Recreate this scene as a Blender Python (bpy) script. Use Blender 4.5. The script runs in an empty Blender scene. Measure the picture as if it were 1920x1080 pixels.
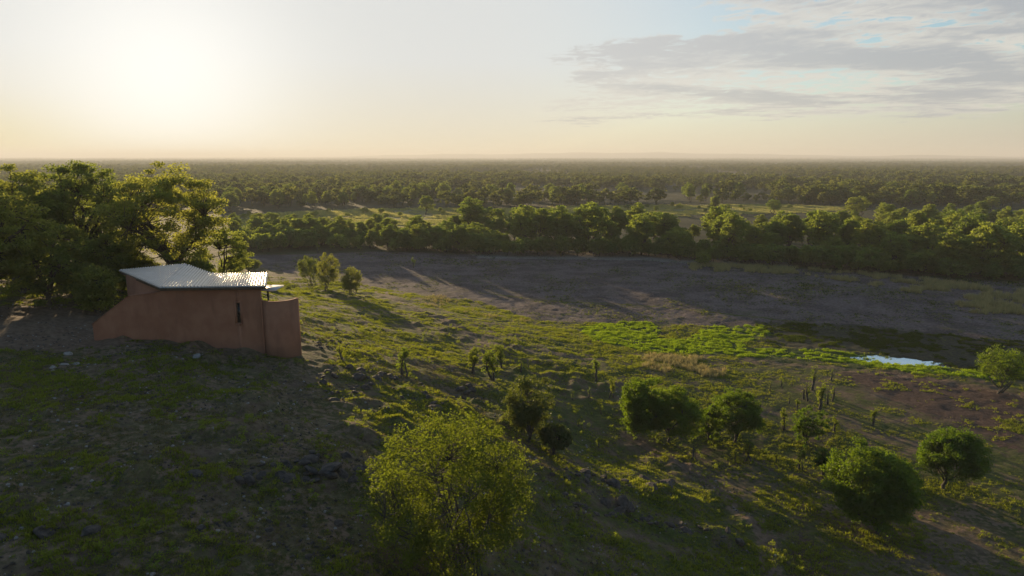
import bpy, math
import numpy as np
from mathutils import Vector, Matrix

SC = bpy.context.scene
COL = SC.collection
RAD = math.radians
rng = np.random.default_rng(7)

# ------------------------------------------------------------------ camera
CAM_Z = 22.0
FPX = 1281.0                       # focal length in photograph pixels (1920 wide)
PITCH = math.atan(245.0 / FPX)
cam_d = bpy.data.cameras.new('camera')
cam = bpy.data.objects.new('camera', cam_d)
COL.objects.link(cam)
cam.location = (0, 0, CAM_Z)
cam.rotation_euler = (RAD(90) - PITCH, 0, 0)
cam_d.sensor_width = 36.0
cam_d.lens = FPX / 1920 * 36.0
cam_d.clip_start = 0.1
cam_d.clip_end = 90000
SC.camera = cam

# ------------------------------------------------------------------ light
SUN_EL, SUN_AZ = RAD(5.6), RAD(-26.0)       # azimuth measured from +Y towards +X
sun_dir = Vector((math.sin(SUN_AZ) * math.cos(SUN_EL), math.cos(SUN_AZ) * math.cos(SUN_EL), math.sin(SUN_EL)))
sd = bpy.data.lights.new('sun', 'SUN')
sd.energy = 5.0
sd.color = (1.0, 0.74, 0.42)
sd.angle = RAD(0.53)
sun = bpy.data.objects.new('sun', sd)
COL.objects.link(sun)
sun.rotation_euler = (-sun_dir).to_track_quat('-Z', 'Y').to_euler()

SC.view_settings.view_transform = 'Standard'
SC.view_settings.look = 'None'
SC.view_settings.exposure = 0.85
SC.view_settings.gamma = 1.0
SC.view_settings.use_curve_mapping = False
SC.cycles.use_denoising = True
SC.cycles.max_bounces = 6
SC.cycles.diffuse_bounces = 3
SC.cycles.glossy_bounces = 2
SC.cycles.transmission_bounces = 3
SC.cycles.volume_bounces = 1
SC.cycles.transparent_max_bounces = 6
SC.cycles.sample_clamp_indirect = 6.0


class NT:
    """small helper round a node tree"""
    def __init__(self, tree):
        self.t = tree
        self.n = tree.nodes
        self.l = tree.links

    def node(self, typ, inputs=None, **props):
        nd = self.n.new(typ)
        for k, v in props.items():
            setattr(nd, k, v)
        for k, v in (inputs or {}).items():
            self.set(nd, k, v)
        return nd

    def set(self, nd, k, v):
        s = nd.inputs[k]
        if hasattr(v, 'is_output') or isinstance(v, bpy.types.NodeSocket):
            self.l.new(v, s)
        else:
            s.default_value = v

    def math(self, op, a, b=0.0, c=None, clamp=False):
        nd = self.n.new('ShaderNodeMath')
        nd.operation = op
        nd.use_clamp = clamp
        self.set(nd, 0, a)
        self.set(nd, 1, b)
        if c is not None:
            self.set(nd, 2, c)
        return nd.outputs[0]

    def vmath(self, op, a, b=None, out=0):
        nd = self.n.new('ShaderNodeVectorMath')
        nd.operation = op
        self.set(nd, 0, a)
        if b is not None:
            self.set(nd, 3 if op == 'SCALE' else 1, b)
        return nd.outputs[out]

    def ramp(self, v, lo, hi, a=0.0, b=1.0, smooth=True):
        nd = self.n.new('ShaderNodeMapRange')
        nd.interpolation_type = 'SMOOTHSTEP' if smooth else 'LINEAR'
        self.set(nd, 0, v)
        self.set(nd, 1, lo); self.set(nd, 2, hi); self.set(nd, 3, a); self.set(nd, 4, b)
        return nd.outputs[0]

    def noise(self, vec, scale, detail=3, rough=0.55, dist=0.0, out=0, dim='3D'):
        nd = self.n.new('ShaderNodeTexNoise')
        nd.noise_dimensions = dim
        if vec is not None:
            self.l.new(vec, nd.inputs['Vector'])
        nd.inputs['Scale'].default_value = scale
        nd.inputs['Detail'].default_value = detail
        nd.inputs['Roughness'].default_value = rough
        nd.inputs['Distortion'].default_value = dist
        return nd.outputs[out]

    def mix(self, f, a, b, mode='MIX'):
        nd = self.n.new('ShaderNodeMix')
        nd.data_type = 'RGBA'
        nd.blend_type = mode
        self.set(nd, 0, f)
        for k, v in ((6, a), (7, b)):
            if isinstance(v, tuple) and len(v) == 3:
                v = v + (1.0,)
            self.set(nd, k, v)
        return nd.outputs[2]

    def sep(self, v):
        nd = self.n.new('ShaderNodeSeparateXYZ')
        self.l.new(v, nd.inputs[0])
        return nd.outputs

    def comb(self, x, y, z):
        nd = self.n.new('ShaderNodeCombineXYZ')
        self.set(nd, 0, x); self.set(nd, 1, y); self.set(nd, 2, z)
        return nd.outputs[0]

    def attr(self, name, out='Fac'):
        nd = self.n.new('ShaderNodeAttribute')
        nd.attribute_name = name
        return nd.outputs[out]


# ------------------------------------------------------------------ sky
world = bpy.data.worlds.new('World')
SC.world = world
world.use_nodes = True
world.node_tree.nodes.clear()
w = NT(world.node_tree)
sky = w.node('ShaderNodeTexSky', sky_type='NISHITA', sun_disc=False, sun_elevation=SUN_EL,
             sun_rotation=SUN_AZ, altitude=900.0, air_density=1.0, dust_density=0.8, ozone_density=1.5)
gen = w.n.new('ShaderNodeTexCoord').outputs['Generated']
dx, dy, dz = w.sep(gen)
skyc = sky.outputs[0]
# humid evening air: the clear-sky radiance saturates softly instead of growing without limit near the sun
skyc = w.vmath('DIVIDE', skyc, w.vmath('ADD', w.vmath('SCALE', skyc, 1.0 / 14.0), (1.0, 1.0, 1.0)))
skyc = w.vmath('MULTIPLY', skyc, (1.66, 1.82, 1.96))
cosang = w.vmath('DOT_PRODUCT', gen, tuple(sun_dir), out=1)
wide = w.ramp(cosang, 0.58, 0.94)                    # bright veil of thin high haze over the sun's half of the sky
core = w.math('POWER', w.math('MAXIMUM', cosang, 0.0), 90.0)
low = w.ramp(dz, 0.13, 0.0)
veilcol = w.mix(w.ramp(dz, -0.01, 0.13, smooth=False), (5.5, 5.0, 3.75), (5.45, 5.5, 5.4))
az = w.math('ARCTAN2', dx, dy)                       # 0 ahead, + to the right
veilcol = w.mix(w.math('MULTIPLY', w.ramp(dz, 0.09, 0.0), w.ramp(az, -0.25, -0.7)), veilcol, (5.0, 4.4, 2.2))
veilcol = w.mix(core, veilcol, (7.5, 7.45, 7.2))
veil = w.math('MAXIMUM', w.math('MULTIPLY', wide, 0.93), w.math('MULTIPLY', low, 0.85))
veil = w.math('MULTIPLY', veil, w.ramp(dz, 1.05, 0.35))
veil_d = w.mix(w.ramp(cosang, 0.30, 0.80), (3.6, 3.5, 3.25), veilcol)
skyc = w.mix(veil, skyc, veil_d)
# altocumulus layer: direction projected on a flat cloud deck
den = w.math('MAXIMUM', w.math('ADD', dz, 0.035), 0.02)
cx = w.math('DIVIDE', dx, den)
cy = w.math('DIVIDE', dy, den)
cp = w.comb(w.math('ADD', cx, w.math('MULTIPLY', cy, 0.25)), w.math('MULTIPLY', cy, 0.8), 0.0)
big = w.noise(cp, 0.45, 2, 0.5, 0.0)
mid = w.noise(cp, 1.7, 4, 0.6, 0.4)
fine = w.noise(w.comb(cx, w.math('MULTIPLY', cy, 0.75), 1.0), 6.5, 4, 0.62, 0.8)
bank = w.noise(w.comb(w.math('MULTIPLY', cx, 0.42), w.math('MULTIPLY', cy, 0.8), 2.0), 1.0, 3, 0.55, 0.3)
cover = w.ramp(w.math('ADD', w.math('ADD', az, w.math('MULTIPLY', dz, -0.6)), w.math('MULTIPLY', w.math('SUBTRACT', big, 0.5), 0.7)), -0.22, 0.18)
cover = w.math('MULTIPLY', cover, w.ramp(dz, 0.02, 0.065))
cover = w.math('MULTIPLY', cover, w.ramp(dz, 0.26, 0.17, 0.55, 1.0))
dens = w.math('ADD', w.math('MULTIPLY', mid, 0.42), w.math('MULTIPLY', fine, 0.58))
dens = w.math('ADD', dens, w.math('MULTIPLY', w.math('SUBTRACT', bank, 0.5), 0.6))
dens = w.math('ADD', dens, w.math('MULTIPLY', w.math('SUBTRACT', cover, 1.0), 0.5))
cmask = w.ramp(dens, 0.37, 0.48)
cthick = w.ramp(w.math('ADD', w.math('MULTIPLY', bank, 0.75), w.math('MULTIPLY', dens, 0.62)), 0.58, 0.84)
warm = w.ramp(cosang, 0.5, 0.97)
ccol = w.mix(cthick, (5.5, 5.25, 4.75), (3.25, 3.38, 3.55))
ccol = w.mix(w.math('MULTIPLY', warm, 0.6), ccol, veilcol)
skyc = w.mix(w.math('MULTIPLY', cmask, 0.9), skyc, ccol)
bg = w.node('ShaderNodeBackground', {'Color': skyc, 'Strength': 0.075})
out = w.n.new('ShaderNodeOutputWorld')
w.l.new(bg.outputs[0], out.inputs[0])


# ------------------------------------------------------------------ helpers
def pix_ray(px, py):
    u = (px - 960.0) / FPX
    v = (py - 540.0) / FPX
    sp, cp_ = math.sin(PITCH), math.cos(PITCH)
    return np.array([u, cp_ - v * sp, -(sp + v * cp_)])


def at_z(px, py, z):
    r = pix_ray(px, py)
    t = (z - CAM_Z) / r[2]
    return np.array([r[0] * t, r[1] * t, z])


def at_y(px, py, y):
    r = pix_ray(px, py)
    t = y / r[1]
    return np.array([r[0] * t, y, CAM_Z + r[2] * t])


def hash2(ix, iy, seed):
    h = (ix.astype(np.int64) * 374761393 + iy.astype(np.int64) * 668265263 + seed * 974711) & 0x7fffffff
    h = ((h ^ (h >> 13)) * 1274126177) & 0x7fffffff
    return ((h ^ (h >> 16)) & 0xffff) / 65535.0


def vnoise(x, y, seed=0):
    ix = np.floor(x); iy = np.floor(y)
    fx = x - ix; fy = y - iy
    fx = fx * fx * fx * (fx * (fx * 6 - 15) + 10); fy = fy * fy * fy * (fy * (fy * 6 - 15) + 10)
    a = hash2(ix, iy, seed); b = hash2(ix + 1, iy, seed)
    c = hash2(ix, iy + 1, seed); d = hash2(ix + 1, iy + 1, seed)
    return (a * (1 - fx) + b * fx) * (1 - fy) + (c * (1 - fx) + d * fx) * fy


def fbm(x, y, seed=0, octv=4, gain=0.5):
    s = np.zeros_like(x, dtype=float); amp = 1.0; tot = 0
    for o in range(octv):
        ca, sa = math.cos(0.7 * o + 0.3), math.sin(0.7 * o + 0.3)
        f = 2.0 ** o
        s += amp * vnoise((x * ca - y * sa) * f + 13.1 * o, (x * sa + y * ca) * f - 7.7 * o, seed + o)
        tot += amp; amp *= gain
    return s / tot


def sstep(a, b, v):
    t = np.clip((v - a) / (b - a), 0, 1)
    return t * t * (3 - 2 * t)


# ------------------------------------------------------------------ terrain shape
CTRL = [  # (px, py, z): ground heights read from the photograph
    (0, 1080, 10.4), (300, 1080, 10.1), (600, 1080, 9.3), (850, 1080, 7.9), (1050, 1080, 6.0), (1250, 1080, 3.7),
    (1430, 1080, 2.2), (1700, 1080, 1.3), (1920, 1080, 1.0),
    (0, 850, 10.9), (300, 850, 10.5), (560, 850, 9.7), (700, 850, 8.9), (0, 700, 11.0), (300, 720, 10.5), (520, 740, 9.6),
    (0, 640, 11.2), (177, 640, 10.6), (350, 641, 10.4), (490, 668, 9.75), (560, 662, 9.5),
    (620, 740, 8.8), (700, 740, 8.2), (800, 760, 7.3), (900, 790, 6.3), (1000, 850, 5.4), (1080, 900, 4.8), (1250, 930, 3.2), (1390, 1010, 2.2),
    (760, 700, 6.9), (880, 700, 5.2), (960, 740, 4.4), (1040, 800, 3.6), (1120, 860, 2.9), (1250, 890, 2.2),
    (600, 620, 7.3), (680, 640, 6.6), (660, 590, 5.2), (800, 640, 4.7), (820, 600, 3.2), (950, 660, 3.1), (1000, 700, 2.8), (1100, 720, 1.9),
    (1000, 630, 1.6), (1120, 660, 0.9), (1200, 760, 1.5), (1300, 850, 1.2), (1380, 828, 1.0), (1500, 850, 0.8), (1300, 700, 0.7),
    (1500, 750, 0.6), (1640, 995, 1.0), (1765, 915, 0.7), (1700, 720, 0.4), (1850, 760, 0.4), (1900, 900, 0.6),
    (560, 550, 1.6), (700, 545, 0.6), (880, 575, 0.3), (1050, 610, 0.1), (1300, 630, -0.1), (1600, 670, -0.1), (1900, 700, 0.0),
    (640, 545, 2.0), (900, 520, 0), (1200, 540, -0.1), (1600, 560, -0.1), (1900, 600, -0.1), (500, 500, 0.3), (1200, 480, 0.3), (1600, 500, 0.3), (1900, 520, 0.3),
]
ctrl = [at_z(*c) for c in CTRL]
ctrl += [np.array(c, float) for c in [
    (-30, 47, 10.8), (-22, 52, 10.4), (-40, 50, 11.3), (-28, 62, 9.6), (-38, 66, 9.8), (-52, 60, 11), (-60, 40, 12), (-70, 80, 9.5),
    (-90, 60, 12), (-100, 110, 6), (-30, 84, 5.6), (-45, 95, 5.2), (-60, 120, 2.4), (-40, 125, 0.9), (-30, 150, 0.4), (-80, 160, 1.0), (-150, 150, 3),
    (-120, 30, 13), (-60, 10, 12), (-30, 5, 11), (0, 5, 9), (20, 5, 5), (45, 10, 2.2), (80, 20, 1.2), (120, 60, 0.8), (140, 150, 0.4), (-30, -30, 12), (40, -30, 6),
    (0, 200, 0.3), (-120, 220, 0.8), (120, 220, 0.3), (0, 260, 0.3)]]
ctrl = np.array(ctrl)


def _k(d2):
    return np.sqrt(d2 + 9.0)


_d2 = ((ctrl[:, None, :2] - ctrl[None, :, :2]) ** 2).sum(-1)
_A = _k(_d2) - np.eye(len(ctrl)) * 0.8
_mean = ctrl[:, 2].mean()
_w = np.linalg.solve(_A, ctrl[:, 2] - _mean)
RIDGES = [(2600, 500, 6.0), (5200, 900, 13.0), (9000, 1500, 21.0)]


def base_h(x, y):
    x = np.asarray(x, float); y = np.asarray(y, float)
    sh = x.shape
    X = x.ravel(); Y = y.ravel()
    z = np.empty_like(X)
    for i in range(0, len(X), 20000):
        d2 = (X[i:i + 20000, None] - ctrl[None, :, 0]) ** 2 + (Y[i:i + 20000, None] - ctrl[None, :, 1]) ** 2
        z[i:i + 20000] = _k(d2) @ _w + _mean
    r = np.hypot(X, Y)
    far = sstep(150, 300, r)
    z = z * (1 - far) + 0.3 * far
    z += sstep(900, 9000, r) * 16 * (fbm(X / 1800 + 3.3, Y / 2600, 21, 3) - 0.42)
    z += sstep(4000, 9500, r) * 7.0
    return z.reshape(sh)


PIT = at_z(880, 738, 5.6)


def micro(x, y):
    r = np.hypot(x, y)
    fade = 1 - sstep(90, 220, r)
    hill = sstep(0.2, 2.2, base_h(x, y)) if x.size else 0
    rough = 0.25 + 0.75 * hill
    m = (fbm(x / 3.1, y / 3.1, 1, 3) - 0.5) * 0.42 * rough
    m += (fbm(x / 0.9, y / 0.9, 5, 3) - 0.5) * 0.26 * (0.35 + 0.65 * hill)
    # broken rocky ground on the hill flank
    m += np.maximum(fbm(x / 1.6 + 9, y / 1.6, 9, 2) - 0.58, 0) * 1.3 * hill * sstep(0.45, 0.6, fbm(x / 8, y / 8, 12, 2))
    d = np.hypot((x - PIT[0]) / 2.6, (y - PIT[1]) / 1.2)
    m -= 0.9 * np.exp(-d * d)
    # hoof-trampled lake bed
    bed = 1 - sstep(0.15, 0.6, base_h(x, y))
    m += ((fbm(x / 0.55, y / 0.55, 31, 2) - 0.5) * 0.20 + (fbm(x / 2.3, y / 2.3, 35, 2) - 0.5) * 0.16) * bed
    return m * fade


POND_C = at_z(1690, 676, -0.1)


def height(x, y):
    x = np.asarray(x, float); y = np.asarray(y, float)
    z = base_h(x, y) + micro(x, y)
    ex = (x - POND_C[0]); ey = (y - POND_C[1])
    ca, sa = math.cos(-0.38), math.sin(-0.38)
    a = (ex * ca + ey * sa) / 5.6; b = (-ex * sa + ey * ca) / 1.9
    q_ = a * a + b * b
    z = z - 0.42 * np.exp(-q_ ** 1.5) + (fbm(x / 0.45, y / 0.45, 151, 2) - 0.5) * 0.75 * np.exp(-np.maximum(q_ - 0.25, 0) * 0.9) * (q_ > 0.15)
    return z


def ground(px, py):
    """the place on the terrain that the photograph shows at this pixel"""
    r = pix_ray(px, py)
    ys = np.geomspace(9, 14000, 500)
    t = ys / r[1]
    hz = base_h(r[0] * t, ys)
    below = (CAM_Z + r[2] * t) < hz
    i = int(np.argmax(below)) if below.any() else len(ys) - 1
    a, b = t[max(i - 1, 0)], t[i]
    for _ in range(12):
        m = 0.5 * (a + b)
        if CAM_Z + r[2] * m < base_h(np.array([r[0] * m]), np.array([r[1] * m]))[0]:
            b = m
        else:
            a = m
    p = r * b
    return np.array([p[0], p[1], float(height(np.array([p[0]]), np.array([p[1]]))[0])])


def gpoly(pts):
    return np.array([ground(*p)[:2] for p in pts])


def poly_sd(poly, x, y):
    """signed distance to a polygon, positive inside"""
    inside = np.zeros(x.shape, bool)
    d = np.full(x.shape, 1e9)
    n = len(poly)
    for i in range(n):
        ax, ay = poly[i]; bx, by = poly[(i + 1) % n]
        ex, ey = bx - ax, by - ay
        t = np.clip(((x - ax) * ex + (y - ay) * ey) / (ex * ex + ey * ey + 1e-9), 0, 1)
        d = np.minimum(d, np.hypot(x - ax - t * ex, y - ay - t * ey))
        c = ((ay > y) != (by > y)) & (x < (bx - ax) * (y - ay) / (by - ay + 1e-12) + ax)
        inside ^= c
    return np.where(inside, d, -d)


def line_d(pts, x, y):
    d = np.full(x.shape, 1e9)
    for (ax, ay), (bx, by) in zip(pts[:-1], pts[1:]):
        ex, ey = bx - ax, by - ay
        t = np.clip(((x - ax) * ex + (y - ay) * ey) / (ex * ex + ey * ey + 1e-9), 0, 1)
        d = np.minimum(d, np.hypot(x - ax - t * ex, y - ay - t * ey))
    return d


def link(o, parent=None):
    COL.objects.link(o)
    if parent is not None:
        o.parent = parent
    return o


def tag(o, label=None, cat=None, group=None, kind=None):
    if label: o['label'] = label
    if cat: o['category'] = cat
    if group: o['group'] = group
    if kind: o['kind'] = kind
    return o


def mesh_np(name, verts, faces, mat=None, smooth=False, attrs=None):
    """verts (N,3); faces: list of integer arrays (M,3) or (M,4)"""
    me = bpy.data.meshes.new(name)
    verts = np.asarray(verts, np.float32)
    if not isinstance(faces, list):
        faces = [faces]
    faces = [np.asarray(f, np.int32) for f in faces if len(f)]
    me.vertices.add(len(verts))
    me.vertices.foreach_set('co', verts.ravel())
    nl = sum(f.size for f in faces)
    npo = sum(len(f) for f in faces)
    me.loops.add(nl)
    me.loops.foreach_set('vertex_index', np.concatenate([f.ravel() for f in faces]))
    me.polygons.add(npo)
    tot = np.concatenate([np.full(len(f), f.shape[1], np.int32) for f in faces])
    st = np.concatenate([[0], np.cumsum(tot)[:-1]]).astype(np.int32)
    me.polygons.foreach_set('loop_start', st)
    me.polygons.foreach_set('loop_total', tot)
    if smooth:
        me.polygons.foreach_set('use_smooth', np.ones(npo, bool))
    for k, v in (attrs or {}).items():
        v = np.asarray(v, np.float32)
        if v.ndim == 1:
            me.attributes.new(k, 'FLOAT', 'POINT').data.foreach_set('value', v)
        else:
            me.attributes.new(k, 'FLOAT_COLOR', 'POINT').data.foreach_set('color', v.ravel())
    me.update(calc_edges=True)
    if mat:
        me.materials.append(mat)
    return me


def obj(name, me, parent=None, loc=(0, 0, 0)):
    o = bpy.data.objects.new(name, me)
    o.location = loc
    return link(o, parent)


def empty(name, loc, rz=0.0, scale=1.0):
    o = bpy.data.objects.new(name, None)
    o.empty_display_size = 0.3
    o.location = loc
    o.rotation_euler = (0, 0, rz)
    o.scale = (scale, scale, scale) if np.isscalar(scale) else scale
    return link(o)


# ------------------------------------------------------------------ materials
def new_mat(name):
    m = bpy.data.materials.new(name)
    m.use_nodes = True
    m.node_tree.nodes.clear()
    nt = NT(m.node_tree)
    o = nt.n.new('ShaderNodeOutputMaterial')
    return m, nt, o


def leaf_mat(name, c1, c2, trans=0.5, tcol=None, gloss=0.025, rough=0.5):
    m, nt, o = new_mat(name)
    tint = nt.attr('tint')
    rnd = nt.n.new('ShaderNodeObjectInfo').outputs['Random']
    f = nt.math('ADD', nt.math('MULTIPLY', tint, 0.75), nt.math('MULTIPLY', rnd, 0.25), clamp=True)
    col = nt.mix(f, c1, c2)
    col = nt.mix(1.0, col, nt.mix(rnd, (0.75, 0.86, 0.8), (1.18, 1.08, 0.95)), 'MULTIPLY')
    tc = nt.mix(f, tuple(x * 1.0 for x in (tcol or c2)), tuple(min(1, x * 1.35) for x in (tcol or c2)))
    tc = nt.mix(1.0, tc, nt.mix(rnd, (0.78, 0.90, 0.85), (1.10, 1.05, 0.95)), 'MULTIPLY')
    d = nt.node('ShaderNodeBsdfDiffuse', {'Color': col})
    t = nt.node('ShaderNodeBsdfTranslucent', {'Color': tc})
    mx = nt.node('ShaderNodeMixShader', {0: trans, 1: d.outputs[0], 2: t.outputs[0]})
    g = nt.node('ShaderNodeBsdfGlossy', {'Color': (0.9, 0.9, 0.8, 1), 'Roughness': rough})
    mx2 = nt.node('ShaderNodeMixShader', {0: gloss, 1: mx.outputs[0], 2: g.outputs[0]})
    nt.l.new(mx2.outputs[0], o.inputs[0])
    return m


def plain_mat(name, c1, c2, scale=3.0, rough=0.85, bump=0.3, bscale=12.0, metallic=0.0, spec=0.3):
    m, nt, o = new_mat(name)
    tc = nt.n.new('ShaderNodeTexCoord').outputs['Object']
    n1 = nt.noise(tc, scale, 5, 0.6)
    col = nt.mix(nt.ramp(n1, 0.3, 0.7), c1, c2)
    b = nt.node('ShaderNodeBsdfPrincipled', {'Base Color': col, 'Roughness': rough, 'Metallic': metallic, 'Specular IOR Level': spec})
    if bump:
        bn = nt.node('ShaderNodeBump', {'Strength': bump, 'Distance': 0.05, 'Height': nt.noise(tc, bscale, 5, 0.6)})
        nt.l.new(bn.outputs[0], b.inputs['Normal'])
    nt.l.new(b.outputs[0], o.inputs[0])
    return m


M = {}
M['leaf_big'] = leaf_mat('leaf_big', (0.045, 0.062, 0.012), (0.105, 0.125, 0.026), 0.58, (0.33, 0.345, 0.055))
M['leaf_belt'] = leaf_mat('leaf_belt', (0.045, 0.068, 0.014), (0.105, 0.132, 0.026), 0.55, (0.28, 0.335, 0.04))
M['leaf_far'] = leaf_mat('leaf_far', (0.036, 0.050, 0.014), (0.085, 0.102, 0.028), 0.45, (0.165, 0.185, 0.035), gloss=0.0)
M['leaf_round'] = leaf_mat('leaf_round', (0.022, 0.045, 0.006), (0.06, 0.10, 0.012), 0.36, (0.26, 0.38, 0.012))
M['leaf_bush'] = leaf_mat('leaf_bush', (0.040, 0.056, 0.010), (0.088, 0.108, 0.018), 0.48, (0.21, 0.245, 0.018), gloss=0.015)
M['leaf_yellow'] = leaf_mat('leaf_yellow', (0.07, 0.085, 0.018), (0.14, 0.15, 0.03), 0.5, (0.27, 0.29, 0.035))
M['leaf_sapling'] = leaf_mat('leaf_sapling', (0.04, 0.06, 0.012), (0.09, 0.12, 0.02), 0.5, (0.28, 0.33, 0.02))
M['grass'] = leaf_mat('grass', (0.055, 0.08, 0.012), (0.11, 0.13, 0.02), 0.5, (0.30, 0.325, 0.024), gloss=0.02)
M['marsh'] = leaf_mat('marsh', (0.055, 0.10, 0.010), (0.11, 0.17, 0.018), 0.5, (0.34, 0.46, 0.012), gloss=0.02)
M['sedge'] = leaf_mat('sedge', (0.022, 0.03, 0.008), (0.05, 0.065, 0.014), 0.4, (0.10, 0.14, 0.012), gloss=0.0)
M['meadow'] = leaf_mat('meadow', (0.17, 0.17, 0.06), (0.30, 0.27, 0.10), 0.5, (0.46, 0.43, 0.15), gloss=0.0)
M['straw'] = leaf_mat('straw', (0.26, 0.21, 0.10), (0.42, 0.35, 0.17), 0.4, (0.38, 0.31, 0.13), gloss=0.02)
M['leaf_dark'] = leaf_mat('leaf_dark', (0.018, 0.032, 0.008), (0.05, 0.075, 0.014), 0.3, (0.20, 0.24, 0.02), gloss=0.04, rough=0.5)
M['bark'] = plain_mat('bark', (0.05, 0.038, 0.028), (0.11, 0.085, 0.06), 6, 0.9, 0.6, 25)
M['bark_grey'] = plain_mat('bark_grey', (0.045, 0.04, 0.034), (0.10, 0.09, 0.075), 6, 0.9, 0.6, 25)
M['rock'] = plain_mat('rock', (0.040, 0.033, 0.029), (0.11, 0.085, 0.070), 2.2, 0.85, 0.7, 9)
M['rock_pale'] = plain_mat('rock_pale', (0.22, 0.19, 0.17), (0.36, 0.32, 0.29), 2.2, 0.85, 0.5, 9)


def ground_mat():
    m, nt, o = new_mat('ground')
    pos = nt.n.new('ShaderNodeNewGeometry').outputs['Position']
    A = nt.attr('mask_a', 'Color'); B = nt.attr('mask_b', 'Color')
    sa = nt.node('ShaderNodeSeparateColor', {0: A}).outputs
    sb = nt.node('ShaderNodeSeparateColor', {0: B}).outputs
    Aa = nt.n[-1] if False else None
    n_f = nt.noise(pos, 3.2, 5, 0.62)
    n_m = nt.noise(pos, 0.55, 4, 0.6)
    n_l = nt.noise(pos, 0.11, 4, 0.6)
    n_x = nt.noise(pos, 11.0, 3, 0.6)
    # soil and thin grass
    soil = nt.mix(nt.ramp(n_f, 0.3, 0.7), (0.105, 0.070, 0.046), (0.195, 0.135, 0.090))
    soil = nt.mix(nt.ramp(n_x, 0.62, 0.78), soil, (0.17, 0.14, 0.11))
    grass = nt.mix(nt.ramp(n_f, 0.3, 0.72), (0.045, 0.058, 0.014), (0.10, 0.108, 0.026))
    gf = nt.math('ADD', nt.math('MULTIPLY', n_m, 0.55), nt.math('MULTIPLY', n_f, 0.30))
    gf = nt.math('ADD', gf, nt.math('MULTIPLY', n_l, 0.35))
    col = nt.mix(nt.ramp(gf, 0.50, 0.66), soil, grass)
    jit = nt.math('MULTIPLY', nt.math('SUBTRACT', nt.math('ADD', n_f, n_m), 1.0), 0.85)

    def lay(col, mask, c, lo=0.40, hi=0.60, j=jit):
        v = nt.math('ADD', mask, j)
        f = nt.math('MULTIPLY', nt.ramp(v, lo, hi), nt.ramp(mask, 0.01, 0.12))
        return nt.mix(f, col, c)
    mud = nt.mix(nt.ramp(n_f, 0.3, 0.7), (0.088, 0.064, 0.060), (0.20, 0.152, 0.142))
    mud = nt.mix(nt.math('MULTIPLY', nt.ramp(n_l, 0.5, 0.68), nt.ramp(n_m, 0.42, 0.62)), mud, (0.075, 0.078, 0.03))
    mud = nt.mix(nt.math('MULTIPLY', nt.ramp(nt.noise(pos, 0.16, 5, 0.68), 0.44, 0.58), 0.85), mud, nt.mix(nt.ramp(n_f, 0.4, 0.6), (0.052, 0.038, 0.037), (0.108, 0.081, 0.078)))
    mud = nt.mix(nt.ramp(n_x, 0.60, 0.74), mud, (0.16, 0.135, 0.115))
    red = nt.mix(nt.ramp(n_f, 0.3, 0.7), (0.060, 0.036, 0.027), (0.12, 0.075, 0.057))
    sand = nt.mix(nt.ramp(n_f, 0.3, 0.7), (0.17, 0.14, 0.125), (0.30, 0.255, 0.225))
    field = nt.mix(nt.ramp(n_m, 0.3, 0.7), (0.15, 0.145, 0.055), (0.24, 0.215, 0.085))
    marsh = nt.mix(nt.ramp(n_f, 0.3, 0.7), (0.035, 0.050, 0.012), (0.085, 0.12, 0.02))
    olive = nt.mix(nt.ramp(n_f, 0.35, 0.68), (0.040, 0.034, 0.028), (0.085, 0.080, 0.036))
    wood = nt.mix(nt.ramp(n_l, 0.3, 0.7), (0.040, 0.042, 0.018), (0.075, 0.070, 0.034))
    dirt = nt.mix(nt.ramp(n_f, 0.3, 0.7), (0.125, 0.080, 0.053), (0.225, 0.150, 0.102))
    col = lay(col, sb[2], wood, 0.3, 0.7)
    col = lay(col, sa[0], mud)
    col = lay(col, sb[1], olive)
    col = lay(col, sa[1], red)
    col = lay(col, sa[2], sand)
    col = lay(col, sb[0], field)
    col = lay(col, nt.attr('mask_dirt'), dirt)
    col = lay(col, nt.attr('mask_marsh'), marsh, 0.35, 0.65)
    b = nt.node('ShaderNodeBsdfPrincipled', {'Base Color': col, 'Roughness': 0.95, 'Specular IOR Level': 0.12})
    bh = nt.math('ADD', nt.math('MULTIPLY', n_x, 0.5), n_f)
    bn = nt.node('ShaderNodeBump', {'Strength': 0.8, 'Distance': 0.12, 'Height': bh})
    nt.l.new(bn.outputs[0], b.inputs['Normal'])
    nt.l.new(b.outputs[0], o.inputs[0])
    return m


M['ground'] = ground_mat()

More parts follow.
